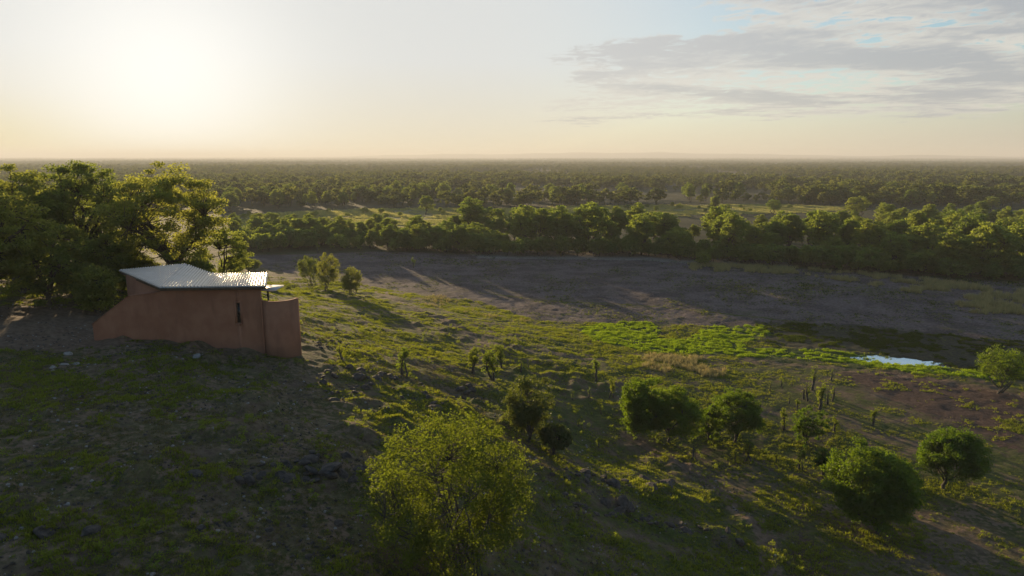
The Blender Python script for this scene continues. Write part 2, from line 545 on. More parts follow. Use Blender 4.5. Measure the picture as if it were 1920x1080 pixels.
# ------------------------------------------------------------------ ground sheet
POLY = {
    'mud': [(455, 478), (700, 472), (940, 478), (1200, 486), (1400, 498), (1650, 514), (1960, 532), (1960, 650), (1800, 640), (1560, 622),
            (1440, 612), (1330, 612), (1240, 606), (1080, 604), (1000, 600), (900, 566), (760, 548), (690, 536), (640, 522), (560, 518), (480, 500)],
    'sand': [(880, 474), (1000, 470), (1200, 474), (1330, 484), (1480, 492), (1480, 500), (1330, 496), (1200, 488), (1050, 486), (900, 484)],
    'marsh1': [(1080, 618), (1130, 606), (1225, 604), (1240, 618), (1232, 634), (1290, 640), (1310, 622), (1340, 610), (1430, 612), (1445, 628),
               (1395, 640), (1400, 652), (1550, 655), (1640, 666), (1770, 686), (1880, 706), (1880, 716), (1700, 696), (1560, 676), (1350, 666), (1200, 658), (1120, 640)],
    'olive': [(1420, 604), (1600, 610), (1960, 645), (1960, 730), (1850, 700), (1640, 662), (1440, 648)],
    'red': [(1545, 695), (1660, 690), (1800, 715), (1960, 740), (1960, 870), (1840, 830), (1700, 770), (1600, 730)],
    'red2': [(1445, 1100), (1470, 1000), (1500, 985), (1640, 1100)],
    'terrace': [(-200, 575), (150, 575), (230, 590), (240, 638), (300, 644), (150, 655), (-200, 670)],
    'field1': [(430, 405), (640, 392), (900, 390), (960, 398), (940, 412), (800, 428), (640, 432), (560, 436), (430, 430)],
    'field2': [(930, 392), (1100, 386), (1440, 383), (1600, 388), (1560, 398), (1330, 402), (1130, 410), (960, 404)],
    'bare': [(1150, 830), (1300, 850), (1420, 870), (1560, 900), (1700, 930), (1960, 900), (1960, 1100), (1640, 1100), (1500, 985), (1440, 990), (1360, 960), (1250, 900)],
    'brown': [(840, 640), (960, 640), (1010, 660), (980, 690), (900, 700), (850, 680)],
}
W = {k: gpoly(v) for k, v in POLY.items()}
PATH = gpoly([(1180, 820), (1240, 858), (1330, 905), (1385, 960), (1435, 1000), (1450, 1080)])
PATH2 = gpoly([(640, 505), (900, 640), (1100, 670), (1300, 668), (1560, 690), (1750, 712), (1930, 745)])


OLDSHORE = gpoly([(900, 549), (1060, 566), (1180, 571), (1300, 581), (1430, 596), (1560, 612)])


def build_ground():
    th = np.concatenate([np.linspace(-180, -56, 40)[:-1], np.linspace(-56, 56, 560), np.linspace(56, 180, 40)[1:-1]])
    th = np.radians(th)
    r = np.concatenate([np.geomspace(1.5, 13, 14)[:-1], np.geomspace(13, 170, 470), np.geomspace(170, 32000, 90)[1:]])
    R, T = np.meshgrid(r, th, indexing='ij')
    X = R * np.sin(T); Y = R * np.cos(T)
    x = X.ravel(); y = Y.ravel()
    z = height(x, y)
    nr, ntn = R.shape
    i = np.arange(nr - 1)[:, None] * ntn
    j = np.arange(ntn)[None, :]
    j2 = (j + 1) % ntn
    f = np.stack([i + j, i + j2, i + ntn + j2, i + ntn + j], -1).reshape(-1, 4)
    # close the middle
    v = np.concatenate([np.stack([x, y, z], 1), [[0, 0, float(height(np.array([0.]), np.array([0.]))[0])]]])
    c = len(x)
    jj = np.arange(ntn)
    tri = np.stack([np.full(ntn, c), (jj + 1) % ntn, jj], 1)
    x = v[:, 0]; y = v[:, 1]
    rr = np.hypot(x, y)
    sm = lambda k, s: np.clip(0.5 + poly_sd(W[k], x, y) / (2 * s), 0, 1)
    a = np.zeros((len(v), 4)); b = np.zeros((len(v), 4))
    a[:, 0] = sm('mud', 2.5)
    a[:, 1] = np.maximum(sm('red', 3.0) * 0.75, sm('red2', 0.8) * 0.6)
    a[:, 2] = sm('sand', 2.5)
    b[:, 0] = np.maximum(sm('field1', 10), sm('field2', 10)) * 0.8
    b[:, 1] = sm('olive', 3.0)
    b[:, 2] = sstep(120, 175, y - 0.12 * np.abs(x)) * (1 - a[:, 2])
    dirt = np.maximum(sm('terrace', 1.2), 0.66 * np.clip(1.3 - line_d(PATH, x, y) / 1.1, 0, 1))
    dirt = np.maximum(dirt, 0.5 * np.clip(1.4 - line_d(PATH2, x, y) / 1.6, 0, 1))
    dirt = np.maximum(dirt, 0.45 * sm('brown', 2.0))
    a[:, 0] = np.maximum(a[:, 0] - 0.9 * np.clip(1.2 - line_d(OLDSHORE, x, y) / 0.7, 0, 1), 0)
    dirt = np.maximum(dirt, 0.46 * sstep(7.4, 9.2, v[:, 2]) * (np.hypot(x, y) < 90))
    dirt = np.maximum(dirt, 0.46 * sm('bare', 2.5))
    dirt = np.maximum(dirt, 0.75 * np.exp(-(np.hypot((x - PIT[0]) / 3.2, (y - PIT[1]) / 1.6)) ** 2))
    a[:, 3] = 1; b[:, 3] = 1
    me = mesh_np('ground', v, [f, tri], M['ground'], True,
                 {'mask_a': a, 'mask_b': b, 'mask_dirt': dirt, 'mask_marsh': sm('marsh1', 1.6)})
    o = obj('ground', me)
    tag(o, kind='structure')
    return o


build_ground()

# water of the shrunken pool
m, nt, o_ = new_mat('water')
tcw = nt.n.new('ShaderNodeTexCoord').outputs['Object']
b_ = nt.node('ShaderNodeBsdfPrincipled', {'Base Color': (0.80, 0.81, 0.78, 1), 'Metallic': 0.75, 'Roughness': 0.10, 'IOR': 1.33, 'Specular IOR Level': 0.5})
bn_ = nt.node('ShaderNodeBump', {'Strength': 0.05, 'Distance': 0.02, 'Height': nt.noise(tcw, 5, 2)})
nt.l.new(bn_.outputs[0], b_.inputs['Normal'])
nt.l.new(b_.outputs[0], o_.inputs[0])
M['water'] = m
ang = np.linspace(0, 2 * np.pi, 64, endpoint=False)
pv = np.stack([np.cos(ang) * 9.5, np.sin(ang) * 4.2, 0 * ang], 1)
pw = mesh_np('water', np.vstack([pv, [[0, 0, 0]]]), np.stack([np.full(64, 64), np.arange(64), (np.arange(64) + 1) % 64], 1), M['water'])
po = obj('water', pw, None, (POND_C[0], POND_C[1], float(base_h(POND_C[:1], POND_C[1:2])[0]) - 0.22))
po.rotation_euler = (0, 0, -0.38)
tag(po, kind='structure')


# distant hills along the skyline
def far_hills():
    n = 260
    az = np.radians(np.linspace(-65, 65, n))
    R0 = 9800.0
    prof = 34 + 58 * fbm(az * 9 + 4, az * 0 + 1.5, 51, 4)
    prof *= 0.45 + 0.75 * sstep(-0.5, -0.05, az) * (1 - 0.55 * sstep(0.25, 0.7, az))
    vs = []; depth = [(-1500, 0.0), (-600, 0.62), (0, 1.0), (700, 0.6), (1500, 0.0)]
    for d, k in depth:
        rr = R0 + d + 500 * (fbm(az * 14, az * 0 + d, 61, 3) - 0.5)
        vs.append(np.stack([rr * np.sin(az), rr * np.cos(az), prof * k - 10 + (k == 0) * 0.0], 1))
    v = np.concatenate(vs)
    i = np.arange(len(depth) - 1)[:, None] * n; j = np.arange(n - 1)[None]
    f = np.stack([i + j, i + j + 1, i + n + j + 1, i + n + j], -1).reshape(-1, 4)
    o = obj('hills', mesh_np('hills', v, f, plain_mat('hill_scrub', (0.05, 0.06, 0.03), (0.09, 0.085, 0.05), 0.002, 0.95, 0), True))
    tag(o, kind='structure')


far_hills()


# ------------------------------------------------------------------ the hide (building)
def tube(path, radii, sides=6):
    """one tapered tube along a polyline -> verts, quads"""
    path = np.asarray(path, float)
    n = len(path)
    tang = np.gradient(path, axis=0)
    tang /= np.linalg.norm(tang, axis=1)[:, None] + 1e-9
    ref = np.array([0.31, 0.17, 0.93]) if abs(tang[0, 2]) < 0.9 else np.array([1.0, 0.2, 0])
    a = np.cross(tang, ref); a /= np.linalg.norm(a, axis=1)[:, None] + 1e-9
    b = np.cross(tang, a)
    th = np.linspace(0, 2 * np.pi, sides, endpoint=False)
    ring = (a[:, None, :] * np.cos(th)[None, :, None] + b[:, None, :] * np.sin(th)[None, :, None]) * np.asarray(radii)[:, None, None]
    v = (path[:, None, :] + ring).reshape(-1, 3)
    i = np.arange(n - 1)[:, None] * sides; j = np.arange(sides)[None]; j2 = (j + 1) % sides
    f = np.stack([i + j, i + j2, i + sides + j2, i + sides + j], -1).reshape(-1, 4)
    return v, f


class Acc:
    def __init__(self):
        self.v = []; self.f = []; self.t = []; self.n = 0

    def add(self, v, f, t=None):
        v = np.asarray(v, float)
        f = np.asarray(f, int)
        (self.f if f.shape[1] == 4 else self.t).append(f + self.n)
        self.v.append(v)
        self.n += len(v)

    def box(self, x0, x1, y0, y1, z0, z1):
        v = [(x, y, z) for z in (z0, z1) for y in (y0, y1) for x in (x0, x1)]
        self.add(v, [(0, 2, 3, 1), (4, 5, 7, 6), (0, 1, 5, 4), (2, 6, 7, 3), (0, 4, 6, 2), (1, 3, 7, 5)])

    def mesh(self, name, mat, smooth=False, attrs=None):
        fs = []
        if self.f: fs.append(np.concatenate(self.f))
        if self.t: fs.append(np.concatenate(self.t))
        return mesh_np(name, np.concatenate(self.v), fs, mat, smooth, attrs)


def plaster_mat():
    m, nt, o = new_mat('clay_plaster')
    tc = nt.n.new('ShaderNodeTexCoord').outputs['Object']
    n1 = nt.noise(tc, 0.8, 5, 0.6)
    sx, sy, sz = nt.sep(tc)
    streak = nt.noise(nt.comb(nt.math('MULTIPLY', sx, 1.6), nt.math('MULTIPLY', sy, 1.6), nt.math('MULTIPLY', sz, 0.35)), 1.0, 4, 0.6)
    col = nt.mix(nt.ramp(n1, 0.3, 0.7), (0.26, 0.110, 0.064), (0.33, 0.150, 0.089))
    col = nt.mix(nt.math('MULTIPLY', nt.ramp(streak, 0.50, 0.70), 0.4), col, (0.18, 0.080, 0.050))
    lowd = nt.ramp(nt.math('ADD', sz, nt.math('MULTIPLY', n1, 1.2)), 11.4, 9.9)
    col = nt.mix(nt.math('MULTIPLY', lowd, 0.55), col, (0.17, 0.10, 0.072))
    b = nt.node('ShaderNodeBsdfPrincipled', {'Base Color': col, 'Roughness': 0.9, 'Specular IOR Level': 0.2})
    bn = nt.node('ShaderNodeBump', {'Strength': 0.35, 'Distance': 0.02, 'Height': nt.noise(tc, 14, 5, 0.65)})
    nt.l.new(bn.outputs[0], b.inputs['Normal'])
    nt.l.new(b.outputs[0], o.inputs[0])
    return m


def metal_mat():
    m, nt, o = new_mat('roof_metal')
    tc = nt.n.new('ShaderNodeTexCoord').outputs['Object']
    n1 = nt.noise(tc, 0.9, 5, 0.65)
    col = nt.mix(nt.ramp(n1, 0.3, 0.7), (0.28, 0.278, 0.275), (0.42, 0.412, 0.40))
    ro = nt.ramp(n1, 0.3, 0.7, 0.30, 0.42)
    b = nt.node('ShaderNodeBsdfPrincipled', {'Base Color': col, 'Roughness': ro, 'Metallic': 0.85})
    nt.l.new(b.outputs[0], o.inputs[0])
    return m


M['plaster'] = plaster_mat()
M['metal'] = metal_mat()
M['steel_dark'] = plain_mat('steel_dark', (0.03, 0.03, 0.03), (0.06, 0.055, 0.05), 5, 0.5, 0, metallic=0.6)
M['timber'] = plain_mat('timber', (0.07, 0.045, 0.03), (0.12, 0.08, 0.05), 4, 0.7, 0.2, 30)
M['glass'] = plain_mat('window_glass', (0.012, 0.013, 0.015), (0.02, 0.02, 0.022), 2, 0.08, 0, spec=0.6)
M['pale_sheet'] = plain_mat('pale_sheet', (0.50, 0.48, 0.44), (0.62, 0.60, 0.55), 3, 0.45, 0.1, 20)


def prism_y(acc, outline, y0, y1):
    """outline [(x,z)...] counter-clockwise seen from -Y, extruded from y0 (front) to y1"""
    n = len(outline)
    v = [(x, y0, z) for x, z in outline] + [(x, y1, z) for x, z in outline]
    acc.add(v, [(i, (i + 1) % n, n + (i + 1) % n, n + i)[::-1] for i in range(n)])
    # caps as a fan of quads/triangles from the polygon (outline is kept convex per call)
    acc2 = [(0, i, i + 1) for i in range(1, n - 1)]
    acc.add(v, acc2 + [(n + a, n + c, n + b) for a, b, c in acc2])


def build_hut():
    YF = 42.0
    q = lambda px, py, y=YF: at_y(px, py, y)
    root = empty('bird_hide', (q(340, 650)[0], YF + 2.5, q(340, 650)[2]))
    tag(root, 'red clay hide building with corrugated metal roof on the hillside below the large tree', 'building')
    inv = -np.array(root.location)

    def put(name, acc, mat, parent=root, smooth=False):
        me = acc.mesh(name, mat, smooth)
        o = bpy.data.objects.new(name, me)
        link(o, parent)
        if parent is root:
            o.location = inv
        return o
    xl, xk, xb = q(177, 640)[0], q(240, 556)[0], q(300, 548)[0]
    xr = q(490, 600)[0]
    ze = q(400, 541.5)[2]
    zb = 8.6
    # front wall with the window slot cut out
    wx0, wx1 = q(443.5, 585)[0], q(450.5, 585)[0]
    wz0, wz1 = q(447, 606)[2], q(447, 568)[2]
    T = 0.30
    a = Acc()
    zt = ze - 0.05
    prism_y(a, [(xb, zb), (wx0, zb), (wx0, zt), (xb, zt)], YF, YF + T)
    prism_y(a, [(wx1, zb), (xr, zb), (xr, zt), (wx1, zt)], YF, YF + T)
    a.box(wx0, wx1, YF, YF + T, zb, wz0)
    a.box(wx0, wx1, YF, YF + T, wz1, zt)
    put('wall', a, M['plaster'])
    # right end, rear
    a = Acc()
    xrr = at_y(487.5, 560, YF + 4.6)[0]
    v = [(xr - T, YF + T, zb), (xr - 0.002, YF + T, zb), (xrr, YF + 4.6, zb), (xrr - T, YF + 4.6, zb)]
    v += [(p[0], p[1], zt - 0.03) for p in v]
    a.add(v, [(3, 2, 1, 0), (4, 5, 6, 7), (0, 1, 5, 4), (1, 2, 6, 5), (2, 3, 7, 6), (3, 0, 4, 7)])
    put('wall', a, M['plaster'])
    a = Acc()
    a.box(xb - 1.2, xrr - T - 0.01, YF + 4.3, YF + 4.597, zb, zt - 0.03)
    put('wall', a, M['plaster'])
    # splayed end wall under the lifted roof tip
    pA, pB = q(238, 540, YF + 3.2), np.array([xb + 0.05, YF + T, 0])
    d = np.array([pA[0] - pB[0], pA[1] - pB[1]])
    nrm = np.array([-d[1], d[0]]) / np.hypot(*d) * -0.25
    a = Acc()
    zA = q(238, 516, YF + 3.2)[2]
    pts = [pB[:2], pA[:2], pA[:2] + nrm, pB[:2] + nrm]
    zz = [zt - 0.02, zA, zA, zt - 0.02]
    v = [(p[0], p[1], zb) for p in pts] + [(p[0], p[1], z_) for p, z_ in zip(pts, zz)]
    a.add(v, [(0, 1, 2, 3), (7, 6, 5, 4), (0, 4, 5, 1), (1, 5, 6, 2), (2, 6, 7, 3), (3, 7, 4, 0)])
    put('end_wall', a, M['plaster'])
    # wing wall stepping down to the left
    a = Acc()
    z1, z2, z3 = q(177, 609)[2], q(240, 556.5)[2], q(299, 549)[2]
    prism_y(a, [(xl, zb + 0.6), (xk, zb + 0.6), (xk, z2), (xl, z1)], YF + 0.003, YF + T)
    prism_y(a, [(xk + 0.0, zb + 0.6), (xb, zb + 0.6), (xb, z3), (xk + 0.0, z2)], YF + 0.003, YF + T)
    wing = put('wing_wall', a, M['plaster'])
    a = Acc()
    for (xa, za), (xc, zc) in (((xl - 0.03, z1), (xk, z2)), ((xk, z2), (xb, z3))):
        v = [(xa, YF - 0.03, za + 0.002), (xc, YF - 0.03, zc + 0.002), (xc, YF + T + 0.03, zc + 0.002), (xa, YF + T + 0.03, za + 0.002)]
        v += [(p[0], p[1], p[2] + 0.06) for p in v]
        a.add(v, [(3, 2, 1, 0), (4, 5, 6, 7), (0, 1, 5, 4), (1, 2, 6, 5), (2, 3, 7, 6), (3, 0, 4, 7)])
    cop = put('coping', a, M['pale_stone'] if 'pale_stone' in M else M['plaster'], wing)
    # window
    a = Acc()
    fw = 0.045
    a.box(wx0, wx0 + fw, YF + 0.06, YF + 0.16, wz0, wz1)
    a.box(wx1 - fw, wx1, YF + 0.06, YF + 0.16, wz0, wz1)
    a.box(wx0 + fw, wx1 - fw, YF + 0.06, YF + 0.16, wz1 - fw, wz1)
    a.box(wx0 + fw, wx1 - fw, YF + 0.06, YF + 0.16, wz0, wz0 + fw)
    win = put('window', a, M['timber'])
    a = Acc(); a.box(wx0 + fw, wx1 - fw, YF + 0.10, YF + 0.12, wz0 + fw, wz1 - fw); put('pane', a, M['glass'], win)
    a = Acc(); a.box(wx0 - 0.12, wx1 + 0.12, YF - 0.07, YF - 0.002, wz0 - 0.10, wz0 - 0.01); put('sill', a, M['plaster'], win)
    a = Acc()
    for x0, x1, z0, z1_ in ((wx0 - 0.13, wx0 - 0.01, wz0, wz1 + 0.10), (wx1 + 0.01, wx1 + 0.13, wz0, wz1 + 0.10), (wx0 - 0.01, wx1 + 0.01, wz1 + 0.01, wz1 + 0.10)):
        a.box(x0, x1, YF - 0.025, YF - 0.002, z0, z1_)
    put('surround', a, M['plaster'], win)
    # roof: ruled corrugated surface between the front and the rear edge
    OV = -0.35
    F = [at_y(224, 509, YF + 4.4), at_y(300, 541.5, YF + OV), at_y(380, 540.6, YF + OV), at_y(498, 539, YF + OV)]
    Rr = [at_y(224.5, 508.9, YF + 4.45), at_y(348, 497, YF + 5.4), at_y(399, 515.6, YF + 5.2), at_y(501.5, 514.3, YF + 5.4)]

    def pl(P, s):
        s = np.clip(s, 0, 3)
        k = np.minimum(s.astype(int), 2)
        t = (s - k)[:, None]
        P = np.array(P)
        return P[k] * (1 - t) + P[k + 1] * t
    per = 6
    prof = np.array([0, 0, 0, 0.9, 1, 0.9]) * 0.13
    s = np.concatenate([np.linspace(0, 1, 27 * per + 1)[:-1], np.linspace(1, 2, 12 * per + 1)[:-1], np.linspace(2, 3, 23 * per + 1)])
    nn = len(s)
    # smooth the fold at the three joints
    def smooth_pl(P):
        acc_ = 0
        for dlt in (-0.16, -0.08, 0, 0.08, 0.16):
            acc_ = acc_ + pl(P, s + dlt)
        e = acc_ / 5
        wgt = np.clip(np.minimum(np.minimum(s, 3 - s), np.abs(s - 1) * 3) / 0.2, 0, 1)[:, None]
        return pl(P, s) * (1 - wgt) + e * wgt
    fe = pl(F, s); re = smooth_pl(Rr)
    lift = np.resize(prof, nn)
    rows = 9
    top = []
    for k in range(rows):
        t = k / (rows - 1)
        p = fe * (1 - t) + re * t
        p = p.copy(); p[:, 2] += lift + 0.03
        top.append(p)
    v = np.concatenate(top)
    i = np.arange(rows - 1)[:, None] * nn; j = np.arange(nn - 1)[None]
    f = np.stack([i + j, i + j + 1, i + nn + j + 1, i + nn + j], -1).reshape(-1, 4)
    low = v.copy(); low[:, 2] -= 0.012
    a = Acc(); a.add(v, f); a.add(low, f[:, ::-1])
    roof = put('roof', a, M['metal'])
    # fascia boards and soffit
    def board(P0, P1, h, th, name, mat):
        P0 = np.array(P0, float); P1 = np.array(P1, float)
        d_ = P1 - P0
        nrm_ = np.array([-d_[1], d_[0], 0]); nrm_ /= np.linalg.norm(nrm_)
        v_ = [P0, P1, P1 + nrm_ * th, P0 + nrm_ * th]
        v_ = [p - np.array([0, 0, h]) for p in v_] + v_
        a_ = Acc(); a_.add(v_, [(3, 2, 1, 0), (4, 5, 6, 7), (0, 1, 5, 4), (1, 2, 6, 5), (2, 3, 7, 6), (3, 0, 4, 7)])
        put(name, a_, mat, roof)
    up = np.array([0, 0, 0.012])
    board(F[1] + up, F[3] + up, 0.14, 0.05, 'fascia', M['timber'])
    board(F[0] + up, F[1] + up, 0.14, 0.05, 'fascia', M['timber'])
    board(F[3] + up, Rr[3] + up, 0.14, 0.05, 'fascia', M['timber'])
    for A_, B_ in ((F[1], F[3]), (F[0], F[1])):
        pass
    # bright flashing along the verges
    for nm, P0, P1 in (('verge_flashing', F[0], F[1]), ('verge_flashing', F[3], Rr[3]), ('verge_flashing', Rr[0], Rr[1]), ('verge_flashing', Rr[1], Rr[2]), ('gutter', F[1], F[3])):
        vv, ff = tube([P0 + (0, 0, 0.06), (P0 + P1) / 2 + (0, 0, 0.06), P1 + (0, 0, 0.06)], [0.045] * 3, 6)
        a = Acc(); a.add(vv, ff); put(nm, a, M['metal'], roof)
    # downpipe at the corner
    a = Acc()
    xp = xr + 0.09
    vv, ff = tube([(xp, YF - 0.08, zb), (xp, YF - 0.08, 11.5), (xp, YF - 0.08, zt)], [0.05] * 3, 8)
    a.add(vv, ff); put('downpipe', a, M['plaster'], root, True)
    # curved screen wall
    x0, x1 = q(497, 600)[0], q(552, 600)[0]
    ztop = q(525, 565)[2]
    cx_, R_ = (x0 + x1) / 2 - 0.35, (x1 - x0) / 2 + 0.35
    cyc = YF + R_ * 0.90
    th = np.linspace(RAD(-178), RAD(-4), 30)
    ro = np.stack([cx_ + R_ * np.cos(th), cyc + R_ * np.sin(th)], 1)
    ri = np.stack([cx_ + (R_ - 0.2) * np.cos(th), cyc + (R_ - 0.2) * np.sin(th)], 1)
    n = len(th)
    v = np.concatenate([np.c_[ro, np.full(n, 7.6)], np.c_[ro, np.full(n, ztop)], np.c_[ri, np.full(n, ztop)], np.c_[ri, np.full(n, 7.6)]])
    i = np.arange(4)[:, None] * n; i2 = ((np.arange(4) + 1) % 4)[:, None] * n; j = np.arange(n - 1)[None]
    f = np.stack([i + j, i + j + 1, i2 + j + 1, i2 + j], -1).reshape(-1, 4)
    caps = np.array([(0, n, 2 * n, 3 * n), (n - 1, 4 * n - 1, 3 * n - 1, 2 * n - 1)])
    a = Acc(); a.add(v, np.vstack([f, caps])); put('screen_wall', a, M['plaster'])
    # little flat canopy on a post
    c0 = at_y(497, 545, YF + 2.6); c1 = at_y(516, 545, YF + 2.6)
    zc = at_y(505, 546, YF + 2.6)[2]
    a = Acc(); a.box(c0[0] - 0.5, c1[0], YF + 2.6, YF + 4.4, zc, zc + 0.09)
    can = put('canopy', a, M['pale_sheet'])
    a = Acc(); xpz = at_y(502.5, 550, YF + 2.75)[0]
    a.box(xpz - 0.05, xpz + 0.05, YF + 2.7, YF + 2.8, 8.0, zc - 0.002); put('post', a, M['steel_dark'], can)
    return root


build_hut()


# ------------------------------------------------------------------ trees
def leaf_cloud(r, centres, spread, n_per, size, flat=0.6, jitter=0.35):
    """diamond leaves gathered round clump centres -> verts, quads, tint"""
    k = len(centres)
    n_per = np.full(k, n_per) if np.isscalar(n_per) else n_per
    idx = np.repeat(np.arange(k), n_per)
    n = len(idx)
    sp = np.asarray(spread) if not np.isscalar(spread) else np.full(k, spread)
    off = r.normal(size=(n, 3))
    off /= np.linalg.norm(off, axis=1)[:, None] + 1e-9
    off *= (r.random(n) ** 0.45)[:, None]
    off[:, 2] *= flat
    c = centres[idx] + off * sp[idx][:, None]
    s = size * (0.6 + 0.8 * r.random(n))
    d = r.normal(size=(n, 3)); d[:, 2] *= 0.8
    d /= np.linalg.norm(d, axis=1)[:, None]
    e = np.cross(d, r.normal(size=(n, 3)))
    e /= np.linalg.norm(e, axis=1)[:, None] + 1e-9
    a = d * (s * 0.5)[:, None]; b = e * (s * 0.28)[:, None]
    v = np.stack([c - a, c + b, c + a, c - b], 1).reshape(-1, 3)
    f = np.arange(4 * n).reshape(-1, 4)
    ct = r.random(k)
    tint = np.clip(ct[idx] * 0.55 + r.random(n) * 0.45, 0, 1)
    return v, f, np.repeat(tint, 4)


def grow_tree(seed, H, rx, trunk_h, n_clump, n_per, leaf, clump_r, mat_leaf, mat_bark, name, trunk_r=0.2, stems=1, rz=None, cz=None,
              shell=0.45, flat=0.6, lobes=0.35, low=-0.75, limbs=7, twig_frac=1.0, lean=0.0, twig_r=0.02, spiky=0.0):
    """returns (trunk mesh, crown mesh), base at the origin"""
    r = np.random.default_rng(seed)
    rz = rz if rz else (H - trunk_h) / 2
    cz = cz if cz else H - rz
    # clump centres in a lobed ellipsoid
    cen = []
    lob_d = r.normal(size=(9, 3)); lob_d /= np.linalg.norm(lob_d, axis=1)[:, None]
    lob_a = r.uniform(-1, 1, 9)
    while len(cen) < n_clump:
        d = r.normal(size=3); d /= np.linalg.norm(d)
        if d[2] < low: continue
        k = 1 + lobes * float((lob_a * np.clip(lob_d @ d, 0, 1) ** 3).sum())
        rad = (shell + (1 - shell) * r.random()) ** 0.6 * k
        if spiky and r.random() < spiky: rad *= 1.12
        p = np.array([d[0] * rx, d[1] * rx, d[2] * rz]) * rad * 0.92
        p[2] = min(p[2] + cz, H * 1.03)
        p[0] += lean * (p[2] / H)
        if p[2] > 0.12 * H * 0.5:
            cen.append(p)
    cen = np.array(cen)
    tr = Acc()
    limb_pts = []
    for s in range(stems):
        base = np.array([0., 0., -0.25]) if stems == 1 else np.array([*(r.normal(size=2) * trunk_r * 2.2), -0.25])
        fork = np.array([lean * 0.3, 0, trunk_h]) + np.r_[r.normal(size=2) * (0.06 * H if stems == 1 else 0.25 * rx), 0]
        n = 6
        t = np.linspace(0, 1, n)[:, None]
        path = base * (1 - t) + fork * t + np.c_[r.normal(size=(n, 2)) * 0.012 * H, np.zeros(n)] * np.sin(t * np.pi)
        rr = trunk_r / math.sqrt(stems) * np.linspace(1.25, 0.72, n)
        rr[0] *= 1.3
        v, f = tube(path, rr, 7); tr.add(v, f)
        for _ in range(max(2, limbs // stems)):
            tgt = cen[r.integers(len(cen))]
            st = path[r.integers(n - 3, n)]
            n2 = 6
            t2 = np.linspace(0, 1, n2)[:, None]
            end = st + (tgt - st) * 0.85
            bow = np.array([0, 0, 0.12 * np.linalg.norm(end - st)])
            lp = st * (1 - t2) + end * t2 + bow * np.sin(t2 * np.pi) * 0.8 + r.normal(size=(n2, 3)) * 0.03 * rx * np.sin(t2 * np.pi)
            v, f = tube(lp, trunk_r / math.sqrt(stems) * np.linspace(0.6, 0.12, n2), 5); tr.add(v, f)
            limb_pts.append(lp)
    L = np.concatenate(limb_pts)
    for c in cen:
        if r.random() > twig_frac: continue
        d2 = ((L - c) ** 2).sum(1)
        st = L[np.argmin(d2)]
        mid = (st + c) / 2 + r.normal(size=3) * 0.05 * np.linalg.norm(c - st)
        v, f = tube([st, mid, c], [twig_r * 1.5, twig_r, twig_r * 0.4], 3); tr.add(v, f)
    v, f, tint = leaf_cloud(r, cen, clump_r * r.uniform(0.65, 1.25, len(cen)), n_per, leaf, flat)
    crown = mesh_np(name + '_crown', v, f, mat_leaf, False, {'tint': tint})
    trunk = tr.mesh(name + '_trunk', mat_bark, True)
    return trunk, crown


def plant(kind, meshes, loc, rz, scale, label, cat, group=None, parts=('trunk', 'crown')):
    root = empty(kind, loc, rz, scale)
    tag(root, label, cat, group)
    for nm, me in zip(parts, meshes):
        obj(nm, me, root)
    return root


def px_height(px, py_base, h_px):
    g = ground(px, py_base)
    dist = g[1] / pix_ray(px, py_base)[1]
    return g, h_px * dist / FPX * 1.0 / math.cos(PITCH) * 0.99


# big broad trees beside the hide
BIG = [  # px, y distance, z top px, crown half width m, seed, label
    (292, 58, 296, 6.1, 11, 'largest broad domed tree rising behind the metal roof of the hide'),
    (140, 62, 291, 4.8, 12, 'tall domed tree left of the largest tree behind the hide'),
    (14, 56, 302, 4.6, 13, 'dark broad tree cut by the left edge of the picture'),
    (405, 64, 405, 3.4, 14, 'lower spreading tree right behind the largest tree above the hide roof'),
    (190, 54, 425, 2.8, 15, 'short bushy tree under the two tall domed trees left of the hide'),
    (75, 50, 420, 3.2, 16, 'short dark tree standing under the trees at the left picture edge'),
    (-95, 60, 300, 5.0, 17, 'dark tree partly outside the left picture edge'),
    (215, 66, 360, 4.0, 18, 'leafy tree seen in the gap between the two tall domed trees'),
    (245, 57, 468, 2.0, 19, 'pale bush at the foot of the largest tree behind the hide'),
    (355, 58, 478, 2.0, 20, 'bush behind the peak of the metal roof'),
    (130, 57, 455, 2.4, 21, 'dark bush at the foot of the tall domed tree left of the hide'),
    (30, 62, 440, 3.0, 22, 'bush in the deep shade at the left picture edge'),
    (-60, 46, 330, 4.0, 23, 'shady tree just outside the left edge above the dirt terrace'),
    (175, 49, 500, 1.3, 24, 'small dark bush beside the splayed end wall of the hide'),
]
for px, y, pyt, cr, sd_, lab in BIG:
    top = at_y(px, pyt, y)
    gz = float(height(np.array([top[0]]), np.array([y]))[0])
    H = top[2] - gz
    tall = H > 9
    me = grow_tree(sd_, H, cr, H * (0.27 if tall else 0.15), 230 if tall else 100, 125 if tall else 100, 0.20, 0.78 if tall else 0.65,
                   M['leaf_big'], M['bark'], 'broad_tree', trunk_r=0.42 if tall else 0.18, rz=H * (0.42 if tall else 0.5), cz=H * (0.58 if tall else 0.52),
                   shell=0.30, flat=0.5, low=-0.95, limbs=13, twig_r=0.035, lobes=0.16)
    plant('broad_tree', me, (top[0], y, gz), 0.0, 1.0, lab, 'tree', 'tall trees beside the hide')

# foreground bush
g = ground(866, 1086)
me = grow_tree(41, 6.1, 3.15, 0.5, 460, 105, 0.08, 0.36, M['leaf_bush'], M['bark_grey'], 'leafy_bush', trunk_r=0.16, stems=5, rz=3.15, cz=3.05,
               shell=0.18, flat=0.85, low=-0.9, limbs=24, twig_r=0.011, lobes=0.22)
plant('leafy_bush', me, (g[0], g[1], g[2]), 0.4, 1.0, 'large airy yellow-green bush in the foreground at the bottom of the picture', 'bush')

